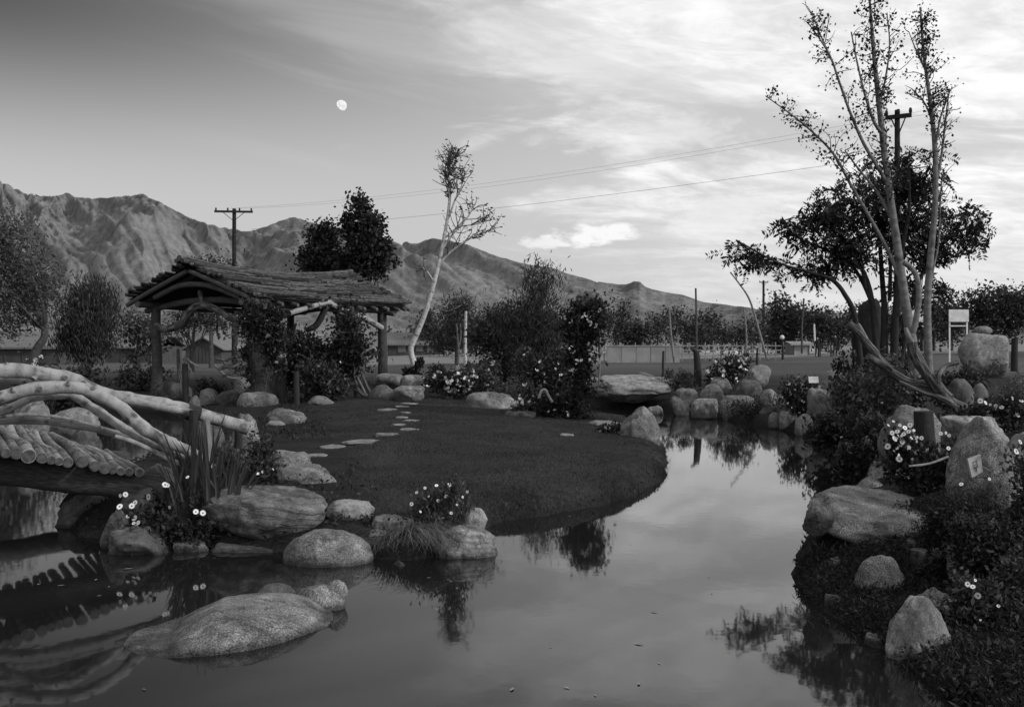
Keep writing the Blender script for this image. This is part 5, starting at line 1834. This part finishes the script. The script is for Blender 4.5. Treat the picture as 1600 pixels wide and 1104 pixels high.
# central shrubbery
crown_tree('willow', 'tall wispy tamarisk like tree in the central shrubbery', 'tree', 28, [(842, 640), (842, 560), (846, 480), (848, 440)],
           [(846, 440, 28, 26), (838, 480, 34, 32), (820, 520, 46, 36), (858, 530, 40, 36), (800, 500, 30, 30), (846, 570, 52, 34)], .15, 10000, 460, .20, leaf_d, trunk_r=.05, d=(.1, 0, .9), spread=.7, aspect=.18, shell=.25, limbs=26)
crown_tree('tree', 'dark drooping small tree left in the central shrubbery', 'tree', 30, [(790, 620), (790, 570), (786, 520)],
           [(782, 510, 36, 30), (760, 530, 28, 24), (800, 540, 34, 34), (786, 575, 40, 26)], .12, 5200, 300, .18, leaf_d, trunk_r=.06, shell=.3)
bush('tall mixed shrub at the middle of the central shrubbery', (800, 540, 900, 652), 23.5, 4600, .10, leaf_d, 'shrub', 'shrub', blossoms=36, bsize=.06, depth=.7, stems=20)
bush('pale flowered bush in front of central shrubbery', (796, 590, 858, 654), 20.6, 1500, .085, leaf_m, 'flowering_bush', 'bush', blossoms=46, bsize=.075)
bush('dark low bush at the base of the vine covered tree', (836, 612, 902, 664), 20.0, 2000, .085, leaf_k, 'bush', 'bush', blossoms=8, bsize=.06)
crown_tree('vine_covered_tree', 'upright dark vine covered tree by the channel with curled pale blossoms', 'tree', 20.0, [(906, 668), (906, 600), (905, 540), (908, 480)],
           [(906, 640, 15, 26), (905, 600, 18, 30), (904, 560, 22, 26), (908, 520, 34, 26), (895, 500, 22, 16), (928, 500, 18, 28), (912, 478, 26, 10)], .085, 5200, 320, .09, leaf_k, trunk_r=.10, aspect=.6, shell=.3, limbs=22)
bm_ = MB()
vt = [o for o in COL.objects if o.name.startswith('vine_covered_tree')][0]
vp = np.array([P(x, y, 19.6) for x, y in [(918, 497), (926, 506), (932, 510), (893, 505), (880, 497), (922, 548), (925, 556), (898, 552), (930, 545), (940, 553), (890, 578), (896, 582), (912, 490), (936, 487), (940, 520), (922, 540), (905, 565), (934, 565)]])
for j in range(5):
    leaves(bm_, vp + R.normal(size=vp.shape) * .02, .075, .6, (0, -.5, .3), .9)
part('blossoms', bm_, flower_w, vt, kind='stuff', smooth=False)
lines_thing('driftwood', 'white bent root arch beside the low dark bush', 'driftwood', [[[(842, 622), (846, 611), (852, 609), (857, 618), (863, 628)], 2.2, 2.2, log_pale]], log_pale, 19.6)
bush('low flowers in front of the pointed lawn tip boulder', (922, 662, 996, 692), 16.9, 1300, .07, leaf_d, 'flower_bed', 'flowers', blossoms=20, bsize=.05, depth=.4)

# far shore of the channel
bush('flowering bush with white heads beside the notched post', (1092, 550, 1178, 604), 27.5, 2600, .10, leaf_d, 'flowering_bush', 'bush', blossoms=60, bsize=.09, depth=.6)
bush('spiky low shrub left of the notched post', (1034, 572, 1092, 606), 27.2, 1200, .10, leaf_d, 'shrub', 'shrub', d=(0, 0, .9), aspect=.25)
bush('dark reeds along the channel under the round stones', (1130, 620, 1240, 664), 22.4, 1500, .09, leaf_k, 'reeds', 'plant', depth=.4, d=(0, 0, 1), aspect=.2)
bush('mixed plants with white blooms around the small placard', (1214, 586, 1284, 640), 20.6, 1700, .08, leaf_d, 'flower_bed', 'flowers', blossoms=26, bsize=.05, depth=.5)
bush('dark plants hanging over the channel bank', (1262, 640, 1370, 722), 15.5, 2600, .08, leaf_k, 'bank_plants', 'plant', depth=.6, blossoms=10, bsize=.04)
# big right bush under the log
bush('large dense bush spreading below the driftwood trunk', (1300, 540, 1460, 700), 12.6, 6800, .062, leaf_m, 'bush', 'bush', depth=.7, blossoms=50, bsize=.03, stems=24, bmat=granite_pale)
bush('leafy bush at the left foot of the dark standing stone', (1292, 536, 1350, 600), 19, 1600, .085, leaf_d, 'bush', 'bush', depth=.6)
bush('tall dark shrub between the standing stone and birch trunks', (1372, 470, 1452, 592), 20, 2400, .10, leaf_k, 'shrub', 'shrub', depth=.6)
bush('pale aster heads in dark leaves against the round boulder', (1384, 650, 1458, 780), 8.4, 1900, .045, leaf_k, 'aster_plant', 'flowers', depth=.6, blossoms=34, bsize=.03, bzone=.75,
     flowers=[(1396, 658, .021), (1388, 664, .021), (1406, 664, .02), (1414, 668, .021), (1422, 664, .021), (1402, 674, .021), (1412, 678, .021), (1420, 674, .02), (1394, 676, .02), (1428, 672, .018), (1387, 697, .026), (1405, 717, .026),
              (1440, 684, .022), (1398, 686, .024), (1410, 690, .024), (1424, 684, .022), (1470, 677, .022)])
bush('dark leafy growth around the square cut dark post', (1420, 680, 1500, 790), 8.2, 1800, .045, leaf_k, 'leafy_plant', 'plant', depth=.6,
     flowers=[(1483, 680, .022), (1482, 700, .022), (1456, 738, .018), (1478, 676, .02)])
bush('dark juniper mat below the small plaque', (1432, 744, 1600, 850), 7.1, 9500, .034, leaf_k, 'juniper', 'shrub', depth=.5, d=(-.3, 0, .5), spread=.8, aspect=.22, shell=.3,
     flowers=[(1546, 748, .018), (1502, 756, .016)])
bush('dark flowering plants in the bottom right corner', (1486, 876, 1660, 1080), 5.9, 7000, .040, leaf_d, 'flowering_plant', 'flowers', depth=.6, blossoms=0, shell=.3,
     flowers=[(1512, 912, .016), (1520, 916, .016), (1528, 930, .018), (1524, 906, .014), (1532, 968, .012), (1525, 990, .012), (1544, 1014, .014), (1522, 1022, .012), (1560, 946, .012), (1536, 1012, .012)])
bush('pale flowers in the shade right of the driftwood base', (1508, 608, 1620, 690), 11.2, 2600, .06, leaf_d, 'flower_bed', 'flowers', depth=.6, blossoms=0,
     flowers=[(1540, 629, .03), (1547, 632, .026), (1556, 634, .03), (1565, 636, .034), (1544, 645, .03), (1577, 633, .035), (1584, 640, .04), (1582, 622, .03), (1590, 648, .03), (1532, 626, .03), (1572, 622, .03), (1596, 626, .03)])
bush('dark ground plants behind the flat pale slab', (1440, 640, 1520, 672), 10.2, 900, .05, leaf_k, 'ground_plants', 'plant', depth=.6)
bush('pale leafy plant with daisies right of humped boulder', (1575, 690, 1640, 790), 7.2, 900, .045, leaf_d, 'daisy_plant', 'flowers', flowers=[(1588, 705, .024), (1594, 690, .02)])
bush('dark hanging growth below the juniper mat', (1474, 790, 1660, 900), 6.5, 6000, .036, leaf_k, 'trailing_plant', 'plant', depth=.5, d=(-.3, -.3, -.1), shell=.3)
bush('dark sprawling plants along the bottom right water edge', (1492, 970, 1680, 1130), 5.5, 6500, .036, leaf_k, 'sprawling_plant', 'plant', depth=.5, shell=.3, d=(-.2, 0, .3), aspect=.3)
bush('dark tangled growth above the pitted pale rock', (1540, 840, 1680, 980), 6.2, 4200, .042, leaf_d, 'tangled_plant', 'plant', depth=.5, shell=.3)
bush('leafy growth on the bank behind the ledge rock', (1300, 690, 1400, 780), 10.8, 2600, .06, leaf_k, 'bank_plants', 'plant', depth=.6)
bush('dense leafy plants between dense bush and round boulder', (1340, 640, 1440, 740), 10.8, 3000, .055, leaf_d, 'leafy_plant', 'plant', depth=.6, blossoms=16, bsize=.03, bmat=granite_pale)
bush('low grassy plants on the mound behind the driftwood base', (1450, 560, 1540, 640), 14.5, 2200, .07, leaf_d, 'mound_plants', 'plant', depth=.6)
bush('rough dry growth over the stacked stone ridge', (1530, 576, 1680, 640), 16.8, 2600, .08, leaf_m, 'mound_plants', 'plant', depth=.5, aspect=.25)
bush('dark drooping grass clothing the bank under the ledge', (1250, 846, 1330, 905), 7.6, 700, .07, leaf_k, 'bank_grass', 'grass', depth=.35, d=(0, -.4, -.7), spread=.5, aspect=.12, stems=4)
bush('dark foliage filling the corner below the pale pyramid rock', (1470, 1040, 1720, 1190), 5.0, 3600, .045, leaf_k, 'corner_plants', 'plant', depth=.6, shell=.3)
bush('grassy weeds between the dark stakes under the ledge', (1430, 856, 1510, 930), 6.9, 1300, .06, leaf_k, 'weeds', 'plant', depth=.5, d=(0, 0, .3), aspect=.25)
bush('pale frosty plant at the foot of the large faceted boulder', (1540, 558, 1580, 576), 37, 300, .10, leaf_l, 'plant', 'plant')


# iris clump: each blade its own part
def iris():
    D = 9.2
    root = thing('iris_clump', 'tall clump of upright iris leaves between bridge end and layered boulder', 'plant', tuple(P(318, 810, D)))
    rs = random.Random(3)
    for i in range(120):
        bx = rs.uniform(268, 372)
        h = rs.uniform(70, 172) * (1 - abs(bx - 315) / 120)
        by = rs.uniform(785, 815)
        dd = rs.uniform(-.35, .35)
        lean = rs.uniform(-30, 28) + (bx - 318) * .18
        a, b = P(bx, by, D + dd), P(bx + lean, by - h, D + dd)
        n = 5
        V = []
        wv = np.array((math.cos(rs.uniform(-1, 1)), rs.uniform(-.6, .6), 0)) * rs.uniform(.012, .022)
        fold = np.array((0, .006, 0))
        droop = rs.choice((0, 0, 0, .5))
        for k in range(n + 1):
            t = k / n
            c = a * (1 - t) + b * t + np.array(((lean / F * D) * .6 * t * t, -.05 * t * t, -droop * t ** 4 * .12))
            ww = wv * (1 - t ** 2.2) * (.75 + .5 * t)
            V += [c - ww, c + fold, c + ww]
        Fq = []
        for k in range(n):
            q = k * 3
            Fq += [(q, q + 1, q + 4, q + 3), (q + 1, q + 2, q + 5, q + 4)]
        part('leaf', MB().add(V, Fq), iris_m, root)


iris()


def blades(name, lb, cat, pts, h, w_, m, droop, lean=None, kind=None, n=3):
    """many thin bent grass blades in one mesh"""
    N = len(pts)
    mb = MB()
    d = R.normal(size=(N, 3)) * (1, 1, 0)
    if lean is not None:
        d = d * .6 + np.asarray(lean)
    d /= np.linalg.norm(d, axis=1)[:, None] + 1e-9
    hh = (h * (.5 + R.rand(N)))[:, None]
    s = np.cross(d, (0, 0, 1.0)) * w_
    V = np.empty((N, 2 * n + 1, 3))
    for k in range(n + 1):
        t = k / n
        c = pts + np.array((0, 0, 1.0)) * hh * (t - droop * t * t) + d * hh * (.25 * t + droop * .8 * t * t)
        if k < n:
            V[:, 2 * k] = c - s * (1 - t * .7)
            V[:, 2 * k + 1] = c + s * (1 - t * .7)
        else:
            V[:, 2 * n] = c
    base = (np.arange(N) * (2 * n + 1))[:, None]
    for k in range(n - 1):
        mb.F.append((base + np.array([(2 * k, 2 * k + 1, 2 * k + 3, 2 * k + 2)])).astype(int))
    mb.F.append((base + np.array([(2 * n - 2, 2 * n - 1, 2 * n)])).astype(int))
    mb.M = [np.zeros(len(f), int) for f in mb.F]
    mb.V.append(V.reshape(-1, 3))
    mb.UV.append(np.zeros((N * (2 * n + 1), 2)))
    mb.n = N * (2 * n + 1)
    return mb


# drooping sedge on the shore
def tuft(lb, px, py, D, rad, n, h, name='sedge_tuft', droop=.75, m=None, lean=None, w_=.0022):
    c = P(px, py, D)
    g = max(gz(c[0], c[1]), .02)
    pts = np.column_stack((c[0] + R.normal(size=n) * rad, c[1] + R.normal(size=n) * rad * .6, np.full(n, 0.)))
    pts[:, 2] = np.maximum(ground_h(pts[:, 0], pts[:, 1])[0], 0) - .01
    o = thing(name, lb, 'grass tuft', (float(c[0]), float(c[1]), g))
    mb = blades('b', '', '', pts, h, w_, m or sedge_m, droop, lean)
    part('blades', mb, m or sedge_m, o, kind='stuff')


tuft('drooping sedge tuft hanging over the shore beside the veined boulder', 654, 858, 8.5, .11, 560, .40, droop=.95, lean=(.45, -.55, 0), w_=.0026)
tuft('small grass tuft between the oval boulder and the sedge', 604, 872, 8.4, .05, 130, .26, droop=.9, lean=(-.1, -.6, 0))
tuft('grass tuft at the foot of the pyramid shaped rock', 1460, 1062, 5.5, .12, 160, .16, droop=.6, m=grass_m)
tuft('thin grass on the bank edge left of the pyramid rock', 1375, 1000, 6.35, .2, 120, .12, droop=.6, m=grass_m)


# short mown lawn and its shaggy edge over the water
def lawn_grass():
    N = 260000
    # more blades nearer
    y = 8.6 + (26 - 8.6) * R.rand(N) ** 1.5
    x = R.uniform(-4.5, 4.5, N)
    h, d = ground_h(x, y)
    wear = .35 + .65 * sstep(fbm(np.column_stack((x, y, x * 0)) * .75 + 4, 4), -.22, .12)
    keep = (d > -.02) & (R.rand(N) < is_lawn(x, y, np.maximum(d, .12)) * wear)
    x, y, h, d = x[keep], y[keep], h[keep], d[keep]
    pts = np.column_stack((x, y, h - .006))
    s = .6 + .5 * (y / 12)
    edge = np.exp(-d / .15)
    mb = blades('g', '', '', pts, (.036 + .022 * np.clip(fbm(pts * 1.3, 3), -1, 1)) * (1 + 1.8 * edge * (R.rand(len(d)) > .4)), .0030 * 1.0, grass_m, .45, None, n=2)
    o = bpy.data.objects.new('grass', mb.mesh('grass', grass_m, False))
    COL.objects.link(o)
    tag(o, 'short dark mown grass covering the island lawn', 'grass', None, 'stuff')


lawn_grass()


def bank_weeds():
    # rough low growth on soil banks
    N = 60000
    x = R.uniform(-8, 9, N)
    y = 4.5 + 26 * R.rand(N) ** 1.4
    h, d = ground_h(x, y)
    pz = np.column_stack((x, y, x * 0)) * .9
    keep = (d > .02) & (fbm(pz, 3) > -.1) & (is_lawn(x, y, d) < .3) & (d < 3)
    x, y, h = x[keep], y[keep], h[keep]
    mb = MB()
    pts = np.column_stack((x, y, h + R.rand(len(x)) * .05))
    leaves(mb, pts, .05, .5, (0, 0, .6), 1.0)
    N = 60000
    x = R.uniform(1.9, 4.6, N)
    y = R.uniform(4.6, 7.9, N)
    h, d = ground_h(x, y)
    k = (d > .005)
    pts = np.column_stack((x, y, h + R.rand(N) ** 2 * .05))[k]
    leaves(mb, pts, .035, .3, (-.3, -.5, .3), 1.0)
    o = bpy.data.objects.new('ground_cover', mb.mesh('ground_cover', leaf_k, False))
    COL.objects.link(o)
    tag(o, 'dark low weeds creeping over the soil banks', 'ground cover', None, 'stuff')


bank_weeds()

# leaves afloat
fl = MB()
V = np.array([(0, -1, 0), (.28, -.3, .06), (.3, .5, .03), (0, 1, .08), (-.3, .5, .03), (-.35, -.3, .06)]) * .013
fl.add(V, [(0, 1, 2, 3), (0, 3, 4, 5)])
FLM = fl.mesh('floating_leaf', pale_leaf, False)
spots = [(1022, 955, 2.2), (998, 1005, 2.6), (800, 1076, 2.0), (885, 1073, 1.6), (998, 1067, 1.8), (225, 1076, 1.4), (855, 862, 1.3), (890, 806, 1.4), (180, 858, 1), (200, 888, 3), (150, 905, 1.8), (60, 912, 1.6), (95, 914, 2.2), (170, 916, 1.4),
         (155, 930, 1.4), (1107, 900, 1.4), (1112, 926, 1.3), (1270, 905, 1.2), (985, 850, 1.0), (860, 1010, 1.0), (1030, 1035, 1.2), (560, 900, 1.6), (540, 925, 1.6), (670, 902, 1.4), (595, 915, 1.4), (700, 905, 1.0), (930, 1085, 1.2), (1060, 842, 1.0)]
for i, (px, py, s) in enumerate(spots):
    q = G(px, py, .004)
    o = bpy.data.objects.new('floating_leaf', FLM)
    COL.objects.link(o)
    o.location = q
    o.rotation_euler = (0, 0, random.uniform(0, 6.3))
    o.scale = (s, s, s)
    tag(o, 'small fallen leaf floating on the still dark pond', 'leaf', 'fallen leaves floating on the pond')

# fallen petals on the lawn
for px, py in ((767, 737), (582, 756), (477, 668), (666, 661), (691, 681)):
    q = G(px, py, .36)
    z = gz(q[0], q[1]) + .05
    o = bpy.data.objects.new('fallen_petal', FLM)
    COL.objects.link(o)
    o.location = (q[0], q[1], z)
    o.rotation_euler = (.2, 0, random.uniform(0, 6))
    o.scale = (1.5, 1.5, 1.5)
    tag(o, 'pale fallen leaf lying on the lawn grass', 'leaf', 'fallen leaves on the lawn')


# ------------------------------------------------------------------ moon
def moon():
    D = 15000.0
    c = P(533.5, 165, D)
    r = 8.4 / F * D
    V, Fc = ICO[5]
    # the sunlit hemisphere only: bright limb to the upper right
    ax = Vector((.62, -.72, .32)).normalized()
    qd = Vector((0, 0, 1)).rotation_difference(ax).to_matrix()
    keep = (V[Fc][:, :, 2].min(1) >= -.02)
    used = np.unique(Fc[keep])
    mp = -np.ones(len(V), int)
    mp[used] = np.arange(len(used))
    W = (V[used] * r) @ np.array(qd).T + c
    m = bpy.data.materials.new('moon_glow')  # emission stands in for sunlight on the moon's face
    m.use_nodes = True
    t = m.node_tree
    t.nodes.clear()
    g = NG(t)
    e = g.n('ShaderNodeEmission')
    tc = g.n('ShaderNodeTexCoord')
    n1 = g.noise(tc.outputs['Object'], 2.2 / r, 4, .6)
    t.links.new(g.grey(g.ss(n1, .35, .65, .72, 1.0)), e.inputs[0])
    o = g.n('ShaderNodeOutputMaterial')
    t.links.new(e.outputs[0], o.inputs[0])
    solo('moon', MB().add(W, mp[Fc[keep]]), m, 'small gibbous moon in the clear sky above the range', 'moon', tuple(c))


moon()
